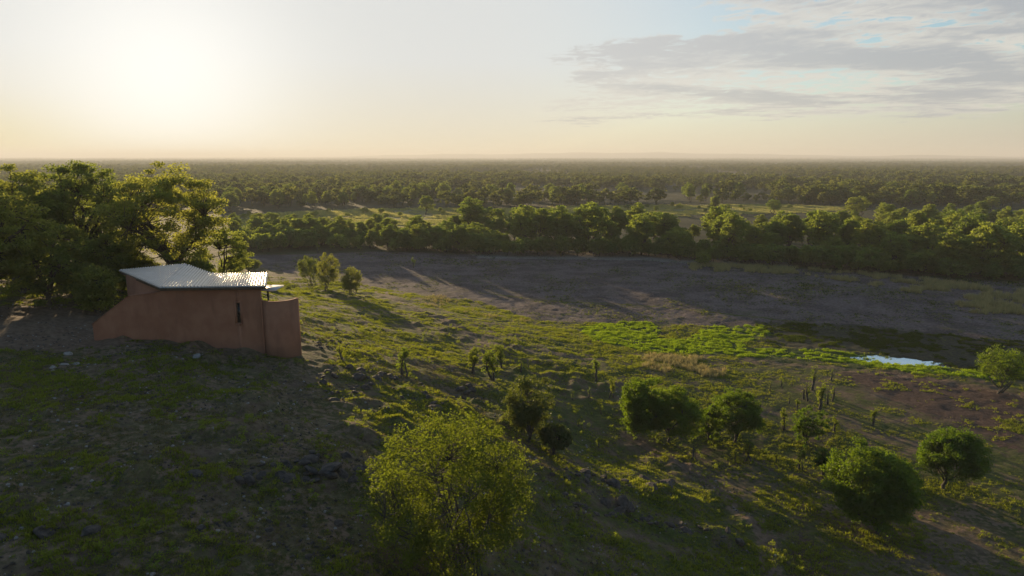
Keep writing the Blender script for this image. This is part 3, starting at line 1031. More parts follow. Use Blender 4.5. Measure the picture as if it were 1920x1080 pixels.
# round trees on the flat ground
ROUND = [  # px, py_base, h_px, halfwidth_px, seed, label, kind
    (1253, 832, 108, 58, 51, 'dark round tree joined to a paler tree, second nearest to the tall grass', 0),
    (1195, 826, 112, 42, 52, 'bright ragged tree pressed against a dark round tree on its sunny side', 1),
    (1378, 829, 98, 52, 53, 'dark round tree alone on the sunlit flat beside the sapling cluster', 0),
    (1770, 918, 134, 70, 54, 'dense dome shaped tree behind the ragged bush near the right edge', 0),
    (1640, 1002, 165, 84, 55, 'large ragged bright green bush at the lower right of the flat', 1),
    (1330, 825, 70, 22, 56, 'small pale leafy tree on the sunny side of the lone round tree', 1),
    (988, 826, 108, 31, 57, 'narrow glossy leaved tree at the edge of the rocky slope', 2),
    (1040, 850, 62, 34, 58, 'low dark shrub in the shade of the glossy leaved tree', 0),
    (1515, 832, 64, 30, 59, 'small round crowned tree beside the cluster of leafless saplings', 1),
    (1545, 892, 62, 20, 60, 'thin pale young tree beside the large ragged bush', 1),
]
for px, py, hp, hw, sd_, lab, kd in ROUND:
    g, H = px_height(px, py, hp)
    cr = hw / hp * H
    nc = int(130 + 14 * hw)
    kw = [dict(shell=0.35, flat=0.75, lobes=0.26, clump_r=0.34 * H / 4, leaf=0.10, low=-0.66),
          dict(shell=0.25, flat=0.8, lobes=0.6, clump_r=0.34 * H / 4, leaf=0.12, low=-0.9, spiky=0.2),
          dict(shell=0.15, flat=0.9, lobes=1.0, clump_r=0.34 * H / 4, leaf=0.12, low=-0.9, spiky=0.15)][kd]
    nper = 150 if hw > 40 else 70
    nc = int(80 + 4.2 * hw)
    th_ = 0.2 if kd == 0 else 0.12
    me = grow_tree(sd_, H, cr, H * th_, nc if hw > 30 else nc // 2, nper, kw.pop('leaf'), kw.pop('clump_r'), M['leaf_dark' if kd == 2 or sd_ == 58 else 'leaf_round'], M['bark_grey'], 'round_tree',
                   trunk_r=0.11, rz=H * (0.45 if kd == 0 else 0.5), cz=H * (0.56 if kd == 0 else 0.51), limbs=10, twig_r=0.012, **kw)
    plant('round_tree' if kd == 0 else 'bushy_tree', me, tuple(g), 0, 1.0, lab, 'tree')

# pale yellow-green trees between the hide and the lake bed
for px, py, hp, hw, sd_, lab in [(582, 541, 68, 22, 61, 'pale yellow-green tree, tallest of three standing past the hide roof'),
                                 (618, 549, 74, 22, 62, 'middle pale yellow-green tree of three standing past the hide roof'),
                                 (660, 557, 52, 20, 63, 'shortest pale yellow-green tree of three, nearest the lake bed'),
                                 (470, 508, 22, 22, 64, 'low round shrub just above the right end of the metal roof'),
                                 (435, 514, 26, 26, 65, 'pale low shrub behind the middle of the metal roof')]:
    g, H = px_height(px, py, hp)
    cr = hw / hp * H
    me = grow_tree(sd_, H, cr, H * 0.14, 150, 60, 0.14, 0.42, M['leaf_yellow'], M['bark_grey'], 'pale_tree', trunk_r=0.09, stems=3,
                   rz=H * 0.45, cz=H * 0.56, shell=0.25, flat=0.9, lobes=0.2, low=-0.8, limbs=12, twig_r=0.015)
    plant('pale_tree', me, tuple(g), 0, 1.0, lab, 'tree', 'pale trees above the lake bed')

# tree at the right picture edge with several stems
g, H = px_height(1880, 738, 82)
me = grow_tree(71, H, H * 0.52, H * 0.30, 130, 60, 0.13, 0.5, M['leaf_round'], M['bark_grey'], 'edge_tree', trunk_r=0.16, stems=5, rz=H * 0.42, cz=H * 0.62,
               shell=0.3, flat=0.6, lobes=0.35, low=-0.6, limbs=14, twig_r=0.02)
plant('multi_stemmed_tree', me, tuple(g), 0, 1.0, 'dark tree with several stems beside the pool at the right edge', 'tree')

# saplings and stumpy regrowth
SAP = []
for k in range(6):
    H = 2.2
    SAP.append(grow_tree(80 + k, H, [0.35, 0.5, 0.25, 0.45, 0.3, 0.6][k], H * 0.45, [24, 40, 14, 30, 10, 46][k], [22, 30, 12, 26, 10, 30][k], 0.12, 0.2,
                         M['leaf_sapling'], M['bark_grey'], 'sapling', trunk_r=0.115, stems=[1, 2, 1, 3, 1, 2][k], rz=H * 0.42, cz=H * 0.58,
                         shell=0.2, flat=1.0, lobes=0.5, low=-0.95, limbs=6, twig_r=0.018))
SAPS = [  # px, py base, height px, variant, group
    (642, 676, 34, 2, 0), (756, 706, 56, 3, 0), (888, 700, 52, 1, 0), (922, 712, 62, 5, 0), (938, 690, 48, 1, 0), (977, 700, 28, 4, 0), (1022, 684, 14, 4, 0),
    (1118, 716, 52, 0, 0), (1073, 751, 22, 4, 0), (1104, 753, 26, 4, 0), (1128, 776, 24, 2, 0), (1148, 744, 36, 1, 0), (1122, 838, 26, 0, 0), (1050, 790, 18, 0, 0), (1085, 800, 18, 0, 0),
    (1443, 733, 24, 4, 1), (1467, 728, 22, 2, 1), (1479, 758, 28, 4, 1), (1485, 724, 20, 2, 1), (1507, 748, 36, 4, 1), (1515, 752, 40, 2, 1), (1522, 733, 52, 2, 1),
    (1538, 768, 62, 0, 1), (1552, 758, 40, 4, 1), (1560, 752, 34, 2, 1), (1558, 714, 28, 4, 1), (1468, 806, 44, 3, 1), (1425, 766, 22, 4, 1), (1564, 812, 36, 0, 1),
    (1637, 799, 42, 0, 1), (1495, 770, 26, 0, 1), (1402, 866, 44, 1, 1), (1378, 868, 30, 0, 1), (1500, 880, 40, 3, 1), (1300, 862, 44, 4, 1),
    (1590, 880, 26, 0, 1), (1455, 866, 20, 0, 1), (1240, 700, 14, 2, 1), (775, 503, 22, 0, 2), (596, 474, 22, 0, 2),
]
lab_s = ['young sapling with sparse leaves on the sunlit slope between hide and flat', 'thin sapling in the scattered cluster on the sunlit flat beside the round trees',
         'small lone leafy tree on the bare lake bed']
grp_s = ['saplings on the slope', 'saplings on the flat', 'small trees on the lake bed']
special = {(642, 676): 'dark leafless sapling just right of the curved screen wall', (756, 706): 'bushy many stemmed sapling among the boulders right of the hide',
           (922, 712): 'tallest leafy sapling above the dark hollow in the slope', (1522, 733): 'tall dark dead sapling with bare forked top near the pool',
           (1637, 799): 'lone sapling standing apart on the red soil edge', (775, 503): 'small lone pale tree in the middle of the bare lake bed',
           (596, 474): 'small pale tree at the far edge of the lake bed behind the pale trees', (1128, 776): 'short stump with a leafy top beside the bright ragged tree',
           (888, 700): 'pale leafy sapling left of the tallest sapling on the slope', (1538, 768): 'leafiest tall sapling within the cluster on the flat'}
def own_s(px, py, gi):
    mates = sorted(q_[0] for q_ in SAPS if q_[4] == gi and (q_[0], q_[1]) not in special)
    k_ = mates.index(px)
    half = (len(mates) + 1) // 2
    nth = ['first', 'second', 'third', 'fourth', 'fifth', 'sixth', 'seventh', 'eighth', 'ninth', 'tenth', 'eleventh', 'twelfth', 'thirteenth', 'fourteenth']
    side = f"{nth[k_]} from the left" if k_ < half else f"{nth[len(mates) - 1 - k_]} from the right"
    return ('sparse sapling on the sunlit slope between hide and flat, ' if gi == 0 else 'thin sapling scattered on the flat near the round trees, ') + side


for i, (px, py, hp, vr, gi) in enumerate(SAPS):
    g, H = px_height(px, py, hp)
    sc = H / 2.2
    plant('sapling', SAP[vr], tuple(g), float(rng.uniform(0, 6.28)), (sc * rng.uniform(0.8, 1.1), sc * rng.uniform(0.8, 1.1), sc),
          special.get((px, py)) or own_s(px, py, gi), 'sapling', grp_s[gi])

LATER = []      # (root, pixel x, size, zone phrase) to be given its own label once all are placed
ORD = ['leftmost', 'second from left', 'third from left', 'fourth from left', 'fifth from left', 'sixth from left', 'seventh from left', 'eighth from left', 'ninth from left',
       'tenth from left', 'eleventh from left', 'twelfth from left', 'thirteenth from left', 'fourteenth from left', 'fifteenth from left', 'sixteenth from left',
       'seventeenth from left', 'eighteenth from left', 'nineteenth from left', 'twentieth from left']


def proj_x(p):
    cy_ = p[1] * math.cos(PITCH) + (CAM_Z - p[2]) * math.sin(PITCH)
    return 960 + FPX * p[0] / cy_


def name_later():
    global LATER
    zones = {}
    for root, px, size, zone, noun in LATER:
        zones.setdefault((zone, noun), []).append((px, size, root))
    for (zone, noun), it in zones.items():
        q1, q2 = np.quantile([q_[1] for q_ in it], [0.34, 0.67])
        words = ('small', 'middling', 'large') if noun not in ('tree', 'shrub') else ('low', 'middling', 'tall')
        for word, lo, hi in zip(words, (-1, q1, q2), (q1, q2, 1e9)):
            sub = sorted([q_ for q_ in it if lo < q_[1] <= hi], key=lambda q_: q_[0])
            for i_, (px, size, root) in enumerate(sub):
                root['label'] = f"{word} {noun} {zone}, {ORD[i_] if i_ < len(ORD) else 'far right'} of its size"
    LATER = []


def sect(px, names=('beyond the pale trees', 'before the left clearing', 'by the domed tree', 'by the sandy gap', 'beyond the sandy gap', 'near the right edge')):
    for lim, nm in zip((650, 870, 1190, 1400, 1640, 9999), names):
        if px < lim:
            return nm


# belt of trees beyond the lake bed
BELT = []
for k in range(8):
    H = 10.0
    wdt = [3.6, 3.0, 4.2, 2.6, 3.4, 4.4, 2.9, 3.2][k]
    BELT.append(grow_tree(100 + k, H, wdt, H * [0.25, 0.2, 0.28, 0.15, 0.34, 0.22, 0.3, 0.2][k], 120, 60, 0.42, 0.95, M['leaf_belt'], M['bark'], 'belt_tree', trunk_r=0.22,
                          stems=[1, 2, 1, 1, 3, 2, 1, 2][k], rz=H * 0.42, cz=H * 0.58, shell=0.3, flat=0.42, lobes=0.4, low=-0.75, limbs=9, twig_r=0.05, twig_frac=0.6))
SHRUB = []
for k in range(5):
    H = 4.0
    SHRUB.append(grow_tree(130 + k, H, [2.4, 1.9, 2.8, 2.1, 1.6][k], 0.5, 48, 46, 0.36, 0.75, M['leaf_belt'], M['bark'], 'shrub', trunk_r=0.1, stems=3,
                           rz=H * 0.5, cz=H * 0.5, shell=0.3, flat=0.6, lobes=0.35, low=-0.6, limbs=6, twig_r=0.03, twig_frac=0.4))

EDGE = ('beyond the hide', 'behind the left clearing', 'above the domed tree', 'behind the lone tree', 'above the clear trunk', 'near the right edge')
named = [  # px, base py, height px, variant, label
    (1106, 474, 96, 5, 'widest domed tree at the lake bed edge in the middle of the belt'),
    (1012, 472, 80, 4, 'many stemmed tree on the left of the widest domed tree'),
    (1050, 474, 78, 4, 'thin stemmed tree touching the widest domed tree'),
    (884, 446, 78, 0, 'tall airy tree at the left end of the belt, highest there'),
    (925, 448, 62, 5, 'broad tree right of the tall airy tree in the belt'),
    (855, 450, 52, 3, 'narrow tree left of the tall airy tree in the belt'),
    (780, 458, 52, 1, 'pale bushy tree at the belt in front of the clearing'),
    (860, 474, 56, 2, 'bright spreading tree in front of the tall airy tree'),
    (798, 402, 38, 2, 'lone round tree standing in the clearing with bushes at its foot'),
    (1340, 398, 34, 3, 'lone dark tree standing in the pale clearing beyond the belt'),
    (1450, 402, 30, 5, 'dark wide tree at the right end of the pale clearing'),
    (1605, 410, 44, 5, 'dark flat topped tree above the belt on the right side'),
    (1658, 432, 54, 2, 'tall tree with clear trunk standing above the belt on the right'),
    (1812, 492, 96, 0, 'tallest tree at the belt front near the right edge'),
    (1738, 440, 56, 4, 'bare stemmed tree in front of the pale gap right of centre'),
    (510, 440, 44, 5, 'dark domed tree at the left end of the belt'),
    (660, 460, 34, 2, 'wide low tree in the left part of the belt'),
    (1200, 478, 80, 0, 'tall dense tree right of the widest domed tree'),
    (1655, 428, 46, 1, 'smaller tree beside the tall tree with clear trunk'),
]
n_belt = 0


def belt_tree(g, H, vr, label, group):
    s = H / 10.0
    return plant('belt_tree', BELT[vr], (g[0], g[1], g[2] - 0.05), float(rng.uniform(0, 6.28)), (s * rng.uniform(0.85, 1.15), s * rng.uniform(0.85, 1.15), s), label, 'tree', group)


taken = []
for px, py, hp, vr, lab in named:
    g, H = px_height(px, py, hp)
    belt_tree(g, H, vr, lab, 'trees of the belt beyond the lake bed')
    taken.append(g[:2])


def fill(poly_px, n, mind, r):
    poly = gpoly(poly_px)
    lo, hi = poly.min(0), poly.max(0)
    pts = []
    tries = 0
    while len(pts) < n and tries < 60:
        c = r.uniform(lo, hi, (800, 2))
        c = c[poly_sd(poly, c[:, 0], c[:, 1]) > 0]
        for p in c:
            if all((p[0] - q_[0]) ** 2 + (p[1] - q_[1]) ** 2 > mind * mind for q_ in pts + taken):
                pts.append(p)
                if len(pts) >= n: break
        tries += 1
    pts = np.array(pts)
    return np.c_[pts, height(pts[:, 0], pts[:, 1])]


fills = [
    ([(950, 474), (1200, 480), (1330, 490), (1500, 500), (1700, 512), (1960, 528), (1960, 470), (1500, 462), (1150, 446), (960, 446)], 80, 4.0, (4.2, 10.8),
     '|in the front belt'),
    ([(1120, 452), (1500, 464), (1960, 470), (1960, 414), (1680, 418), (1520, 436), (1250, 440)], 70, 4.8, (4.0, 8.0),
     '|in the rear belt'),
    ([(440, 455), (560, 462), (700, 470), (820, 472), (950, 472), (950, 452), (820, 446), (600, 440), (440, 436)], 50, 3.8, (4.8, 6.6),
     '|in the thin belt'),
]
for poly, n, md, (h0, h1), lab in fills:
    for p in fill(poly, n, md, rng):
        hh_ = rng.uniform(h0, h1)
        rt = belt_tree(p, hh_, int(rng.integers(8)), lab, 'trees of the belt beyond the lake bed')
        LATER.append((rt, proj_x(p), hh_, lab.split('|')[1] + ' ' + sect(proj_x(p)), 'tree'))
        taken.append(p[:2])
# trees at the near edge of the wide woodland, still told apart
for poly, n, md, (h0, h1), lab in [
    ([(400, 404), (640, 388), (900, 384), (1000, 382), (1000, 368), (400, 374)], 45, 8.0, (5.0, 9.5), '|at the woodland edge'),
    ([(1000, 382), (1440, 380), (1620, 384), (1960, 402), (1960, 372), (1000, 366)], 45, 9.0, (5.0, 9.5), '|at the woodland edge'),
]:
    for p in fill(poly, n, md, rng):
        hh_ = rng.uniform(h0, h1)
        rt = belt_tree(p, hh_, int(rng.integers(8)), lab, 'trees at the woodland edge')
        LATER.append((rt, proj_x(p), hh_, lab.split('|')[1] + ' ' + sect(proj_x(p), EDGE), 'tree'))
        taken.append(p[:2])


def shrub(g, H, lab, grp):
    s = H / 4.0
    return plant('shrub', SHRUB[int(rng.integers(5))], (g[0], g[1], g[2] - 0.05), float(rng.uniform(0, 6.28)), (s * rng.uniform(0.9, 1.3), s * rng.uniform(0.9, 1.3), s), lab, 'shrub', grp)


taken_keep = taken
taken = []
for poly, n, md, (h0, h1), lab, grp in [
    ([(450, 474), (600, 468), (800, 474), (950, 478), (950, 462), (700, 460), (600, 446), (450, 450)], 96, 1.9, (3.0, 4.8), '|along the lake bed', 'shrubs of the belt'),
    ([(950, 480), (1200, 482), (1330, 492), (1500, 502), (1960, 532), (1960, 518), (1500, 494), (1200, 474), (950, 472)], 96, 1.9, (2.8, 4.8), '|along the lake bed', 'shrubs of the belt'),
    ([(430, 428), (640, 432), (900, 412), (900, 396), (640, 396), (430, 408)], 22, 6, (1.2, 2.6), '|dotting the clearing', 'bushes in the clearings'),
    ([(960, 402), (1330, 400), (1560, 396), (1440, 386), (1000, 388)], 20, 6, (1.2, 2.6), '|dotting the clearing', 'bushes in the clearings'),
]:
    for p in fill(poly, n, md, rng):
        hh_ = rng.uniform(h0, h1)
        rt = shrub(p, hh_, lab, grp)
        LATER.append((rt, proj_x(p), hh_, lab.split('|')[1] + ' ' + sect(proj_x(p)), 'shrub'))
for px, py, hp, lab in [(1315, 497, 26, 'lone dark shrub in front of the sandy gap in the belt'), (560, 452, 44, 'dense shrub clump at the left end of the belt'),
                        (890, 476, 40, 'broad bright shrub below the tall airy tree'), (540, 545, 10, 'low dark scrub beside the small pale canopy of the hide')]:
    g, H = px_height(px, py, hp)
    shrub(g, H, lab, 'shrubs of the belt')


name_later()


# ------------------------------------------------------------------ scattered stuff
def scatter(name, pts, rot, scl, protos, label, cat, pick=None, kind='stuff'):
    """one object: points carrying instances of the given meshes"""
    pts = np.asarray(pts, np.float32)
    me = bpy.data.meshes.new(name)
    me.vertices.add(len(pts))
    me.vertices.foreach_set('co', pts.ravel())
    me.attributes.new('rot', 'FLOAT_VECTOR', 'POINT').data.foreach_set('vector', np.asarray(rot, np.float32).ravel())
    me.attributes.new('scl', 'FLOAT_VECTOR', 'POINT').data.foreach_set('vector', np.asarray(scl, np.float32).ravel())
    pick = np.random.default_rng(3).integers(0, len(protos), len(pts)) if pick is None else pick
    me.attributes.new('pick', 'INT', 'POINT').data.foreach_set('value', np.asarray(pick, np.int32))
    o = obj(name, me)
    tag(o, label, cat, None, kind)
    ng = bpy.data.node_groups.new(name + '_scatter', 'GeometryNodeTree')
    ng.interface.new_socket('Geometry', in_out='INPUT', socket_type='NodeSocketGeometry')
    ng.interface.new_socket('Geometry', in_out='OUTPUT', socket_type='NodeSocketGeometry')
    N, Lk = ng.nodes, ng.links
    gi = N.new('NodeGroupInput'); go = N.new('NodeGroupOutput')
    g2i = N.new('GeometryNodeGeometryToInstance')
    for pm in reversed(protos):
        po_ = bpy.data.objects.new(name + '_source', pm)
        oi = N.new('GeometryNodeObjectInfo')
        oi.inputs['Object'].default_value = po_
        Lk.new(oi.outputs['Geometry'], g2i.inputs[0])
    iop = N.new('GeometryNodeInstanceOnPoints')
    m2p = N.new('GeometryNodeMeshToPoints')
    Lk.new(gi.outputs[0], m2p.inputs[0])
    Lk.new(m2p.outputs[0], iop.inputs['Points'])
    Lk.new(g2i.outputs[0], iop.inputs['Instance'])
    iop.inputs['Pick Instance'].default_value = True

    def na(nm, ty):
        a = N.new('GeometryNodeInputNamedAttribute'); a.data_type = ty
        a.inputs[0].default_value = nm
        return a.outputs[0]
    Lk.new(na('pick', 'INT'), iop.inputs['Instance Index'])
    Lk.new(na('rot', 'FLOAT_VECTOR'), iop.inputs['Rotation'])
    Lk.new(na('scl', 'FLOAT_VECTOR'), iop.inputs['Scale'])
    Lk.new(iop.outputs[0], go.inputs[0])
    md = o.modifiers.new('scatter', 'NODES')
    md.node_group = ng
    return o


def tuft(seed, n, h, spread, wd, mat, lean=0.6, name='tuft'):
    r = np.random.default_rng(seed)
    v = []; f = []; tn = []
    for i in range(n):
        a = r.uniform(0, 6.28); p = np.array([math.cos(a), math.sin(a), 0]) * spread * math.sqrt(r.random())
        hh = h * r.uniform(0.5, 1.15); ld = np.array([math.cos(a + r.normal() * 0.7), math.sin(a + r.normal() * 0.7), 0]) * hh * lean * r.random()
        b = r.uniform(0, 6.28); s = np.array([math.cos(b), math.sin(b), 0]) * wd * r.uniform(0.6, 1.3)
        k = len(v)
        v += [p - s, p + s, p + ld * 0.4 + s * 0.8 + (0, 0, hh * 0.6), p + ld * 0.4 - s * 0.8 + (0, 0, hh * 0.6), p + ld + (0, 0, hh)]
        f.append((k, k + 1, k + 2, k + 3)); tn += [r.random()] * 5
    quads = np.array(f)
    tris = np.array([(q_[3], q_[2], q_[2] + 2) for q_ in f])
    return mesh_np(name, np.array(v), [quads, tris], mat, False, {'tint': np.array(tn)})


def in_view(x, y, m=1.08):
    return (y > 8) & (np.abs(x) < (960 / FPX) * m * np.hypot(y, 10) + 3)


def zone_pts(n, y0, y1, seed, pw=1.0):
    r = np.random.default_rng(seed)
    y = (y0 ** pw + (y1 ** pw - y0 ** pw) * r.random(n)) ** (1 / pw)
    x = (r.random(n) * 2 - 1) * (0.80 * y + 4)
    return x, y, r


MASKS = lambda k, x, y: poly_sd(W[k], x, y)
# short grass on slope and flat
x, y, r = zone_pts(330000, 15, 118, 201, 1.15)
bh = base_h(x, y)
noi = 0.55 * fbm(x / 1.8, y / 1.8, 71, 3) + 0.3 * fbm(x / 0.31, y / 0.31, 75, 2) + 0.35 * fbm(x / 9.0, y / 9.0, 77, 2)
keep = (noi > 0.535 + 0.115 * sstep(7.4, 9.2, bh) + 0.06 * (MASKS('bare', x, y) > 0)) & (MASKS('mud', x, y) < 0) & (MASKS('terrace', x, y) < 0.5) & (MASKS('marsh1', x, y) < 0) & (MASKS('olive', x, y) < 0)
keep &= ~((MASKS('red', x, y) > 0) & (noi < 0.66)) & ~((line_d(PATH, x, y) < 1.0) & (noi < 0.7)) & ~((line_d(PATH2, x, y) < 1.3) & (noi < 0.68))
keep &= ~((x < -12.2) & (x > -27.0) & (y > 41.9) & (y < 47))
x, y, noi = x[keep], y[keep], noi[keep]
z = height(x, y)
n = len(x)
sc = (0.45 + 2.3 * np.clip(noi - 0.54, 0, 0.3)) * r.uniform(0.6, 1.3, n) * (1 + y / 120)
G = [tuft(300 + k, 11, 0.085, 0.11, 0.013, M['grass'], 0.9, 'grass_tuft') for k in range(4)]
scatter('grass', np.c_[x, y, z - 0.01], np.c_[r.normal(0, 0.12, n), r.normal(0, 0.12, n), r.uniform(0, 6.28, n)], np.repeat(sc[:, None], 3, 1), G,
        'short green grass growing over the slope and the flat', 'grass')


M['turf'] = leaf_mat('turf', (0.11, 0.092, 0.048), (0.19, 0.16, 0.08), 0.3, (0.20, 0.175, 0.06), gloss=0.0)
x, y, r = zone_pts(120000, 15, 60, 205, 1.1)
nz = 0.5 * fbm(x / 2.6, y / 2.6, 171, 3) + 0.5 * fbm(x / 0.4, y / 0.4, 175, 2)
keep = (nz > 0.51) & (base_h(x, y) > 5.0) & (MASKS('terrace', x, y) < 0.3) & ~((x < -12.2) & (x > -27.0) & (y > 41.9) & (y < 47))
x, y = x[keep], y[keep]; n = len(x)
GT = [tuft(310 + k, 9, 0.05, 0.13, 0.014, M['turf'], 1.1, 'turf_tuft') for k in range(3)]
scatter('turf', np.c_[x, y, height(x, y) - 0.01], np.c_[r.normal(0, 0.12, n), r.normal(0, 0.12, n), r.uniform(0, 6.28, n)],
        np.repeat(r.uniform(0.5, 1.4, n)[:, None], 3, 1), GT, 'thin dull olive turf on the stony hill top', 'turf')


def in_poly(k, n, seed, grow=0.0, edge=2.2):
    r = np.random.default_rng(seed)
    p = W[k]
    lo, hi = p.min(0) - grow, p.max(0) + grow
    c = r.uniform(lo, hi, (n, 2))
    s = poly_sd(p, c[:, 0], c[:, 1])
    c = c[(s + (fbm(c[:, 0] / 2.0, c[:, 1] / 2.0, 91, 3) - 0.5) * edge) > -grow]
    return c[:, 0], c[:, 1], r


# bright marsh grass round the wet patches
x, y, r = in_poly('marsh1', 90000, 211)
kp = 0.6 * fbm(x / 0.7, y / 0.7, 93, 2) + 0.4 * fbm(x / 3.2, y / 3.2, 94, 2) > 0.47
x, y = x[kp], y[kp]
n = len(x)
G2 = [tuft(320 + k, 10, 0.13, 0.13, 0.02, M['marsh'], 0.8, 'marsh_tuft') for k in range(3)]
zz = height(x, y)
kp = zz > float(po.location.z) - 0.03
x, y, zz = x[kp], y[kp], zz[kp]; n = len(x)
sc = r.uniform(0.7, 1.5, n) * (0.6 + 0.9 * fbm(x / 0.9, y / 0.9, 95, 2))
scatter('marsh_grass', np.c_[x, y, zz - 0.01], np.c_[r.normal(0, 0.15, n), r.normal(0, 0.15, n), r.uniform(0, 6.28, n)], np.repeat(sc[:, None], 3, 1), G2,
        'bright green marsh grass in the damp part of the lake bed', 'marsh grass')
G4 = [tuft(330 + k, 10, 0.13, 0.13, 0.02, M['sedge'], 0.8, 'sedge_tuft') for k in range(3)]
x, y, r = in_poly('olive', 60000, 215)
kp = 0.6 * fbm(x / 1.1, y / 1.1, 97, 3) + 0.4 * fbm(x / 5.0, y / 5.0, 98, 2) > 0.52
x, y = x[kp], y[kp]
zz = height(x, y)
kp = zz > float(po.location.z) - 0.02
x, y, zz = x[kp], y[kp], zz[kp]; n = len(x)
scatter('sedge', np.c_[x, y, zz - 0.01], np.c_[r.normal(0, 0.15, n), r.normal(0, 0.15, n), r.uniform(0, 6.28, n)], np.repeat((r.uniform(0.6, 1.3, n))[:, None], 3, 1), G4,
        'dark green sedge on the muddy ground beyond the pool', 'sedge')

# dry straw-coloured grass
W['straw1'] = gpoly([(1150, 668), (1240, 666), (1330, 672), (1392, 696), (1360, 708), (1290, 706), (1200, 690)])
W['straw2'] = gpoly([(1290, 494), (1500, 503), (1700, 520), (1930, 548), (1930, 590), (1800, 588), (1780, 560), (1500, 514), (1300, 508)])
W['straw3'] = gpoly([(795, 552), (830, 556), (880, 578), (960, 592), (1000, 604), (960, 604), (860, 584), (800, 572)])
S3 = [tuft(340 + k, 14, 0.55, 0.16, 0.012, M['straw'], 0.5, 'straw_tuft') for k in range(4)]
P_, Sx = [], []
for k, nn_, thr, s0 in (('straw1', 2600, 0.50, 0.8), ('straw2', 30000, 0.50, 1.25), ('straw3', 2600, 0.53, 0.7)):
    x, y, r = in_poly(k, nn_, 220 + nn_)
    kp = fbm(x / 3.0, y / 3.0, 99, 3) > thr
    x, y = x[kp], y[kp]
    P_.append(np.c_[x, y, height(x, y) - 0.02]); Sx.append(s0 * r.uniform(0.5, 1.3, len(x)))
P_ = np.vstack(P_); Sx = np.concatenate(Sx); n = len(P_); r = np.random.default_rng(5)
scatter('dry_grass', P_, np.c_[r.normal(0, 0.1, n), r.normal(0, 0.1, n), r.uniform(0, 6.28, n)], np.repeat(Sx[:, None], 3, 1), S3,
        'tall straw coloured dry grass in patches round the lake bed', 'dry grass')

# grass of the clearings
S5 = [tuft(350 + k, 18, 0.40, 0.6, 0.06, M['meadow'], 0.8, 'meadow_tuft') for k in range(3)]
P_ = []
for k, nn_ in (('field1', 30000), ('field2', 34000)):
    x, y, r = in_poly(k, nn_, 260 + nn_, 0.0, 14.0)
    kp = fbm(x / 9.0, y / 9.0, 103, 3) > 0.40
    P_.append(np.c_[x[kp], y[kp], height(x[kp], y[kp]) - 0.03])
P_ = np.vstack(P_); n = len(P_); r = np.random.default_rng(6)
scatter('meadow_grass', P_, np.c_[r.normal(0, 0.1, n), r.normal(0, 0.1, n), r.uniform(0, 6.28, n)], np.repeat(r.uniform(0.5, 1.3, n)[:, None], 3, 1), S5,
        'pale yellow-green grass covering the clearings beyond the belt', 'grass')
# sparse stubble and tufts on the dry mud
x, y, r = in_poly('mud', 60000, 271)
nz = 0.6 * fbm(x / 7.0, y / 11.0, 105, 3) + 0.4 * fbm(x / 1.2, y / 1.2, 107, 2) + 0.10 * sstep(-5, 45, x)
kp = nz > 0.53
x, y, nz = x[kp], y[kp], nz[kp]; n = len(x)
scatter('stubble', np.c_[x, y, height(x, y) - 0.01], np.c_[r.normal(0, 0.2, n), r.normal(0, 0.2, n), r.uniform(0, 6.28, n)],
        np.repeat((r.uniform(0.5, 1.6, n) * (0.6 + 3.0 * (nz - 0.53)))[:, None], 3, 1), [G4[0], G4[1], G[0], G[1]],
        'sparse low tufts dotting the dry mud of the lake bed', 'stubble')

# weeds: leafy sprigs in the foreground
def sprig(seed, n, h, rad, leaf, mat):
    r = np.random.default_rng(seed)
    cen = np.c_[r.normal(size=(7, 2)) * rad, r.uniform(0.15, 1, 7) * h]
    v, f, t = leaf_cloud(r, cen, rad * 0.9, n // 7, leaf, 0.9)
    return mesh_np('sprig', v, f, mat, False, {'tint': t})


SPR = [sprig(360 + k, 120, 0.4, 0.14, 0.075, M['leaf_sapling']) for k in range(4)]
x, y, r = zone_pts(5200, 15, 80, 231, 1.0)
noi = fbm(x / 4.0, y / 4.0, 101, 3)
kp = (noi > 0.56) & (MASKS('mud', x, y) < -2) & (MASKS('terrace', x, y) < 0) & (base_h(x, y) > 0.8) & ~((x < -12.2) & (x > -27.0) & (y > 41) & (y < 47))
x, y = x[kp], y[kp]; n = len(x)
scatter('weeds', np.c_[x, y, height(x, y) - 0.03], np.c_[np.zeros(n), np.zeros(n), r.uniform(0, 6.28, n)], np.repeat((r.uniform(0.3, 1.0, n) ** 1.5)[:, None], 3, 1), SPR,
        'low leafy weeds sprinkled over the stony slope', 'weeds')
BR = [sprig(370 + k, 260, 0.75, 0.22, 0.10, M['leaf_bush']) for k in range(2)]
for i, (px, py, hp, lab) in enumerate([(155, 748, 42, 'pale leafy seedling alone on the shaded slope below the hide'), (90, 990, 48, 'bright weed behind the dark boulders at the lower left'),
                                       (105, 1068, 40, 'bright weed at the bottom left corner'), (122, 905, 24, 'small bright weed above the scattered pale stones at left'),
                                       (395, 500, 4, '')]):
    if not lab: continue
    g, H = px_height(px, py, hp)
    o = obj('weed', BR[i % 2], None, tuple(g))
    s = H / 0.8
    o.scale = (s, s, s); o.rotation_euler = (0, 0, i * 1.3)
    tag(o, lab, 'weed', 'bright weeds on the shaded slope')


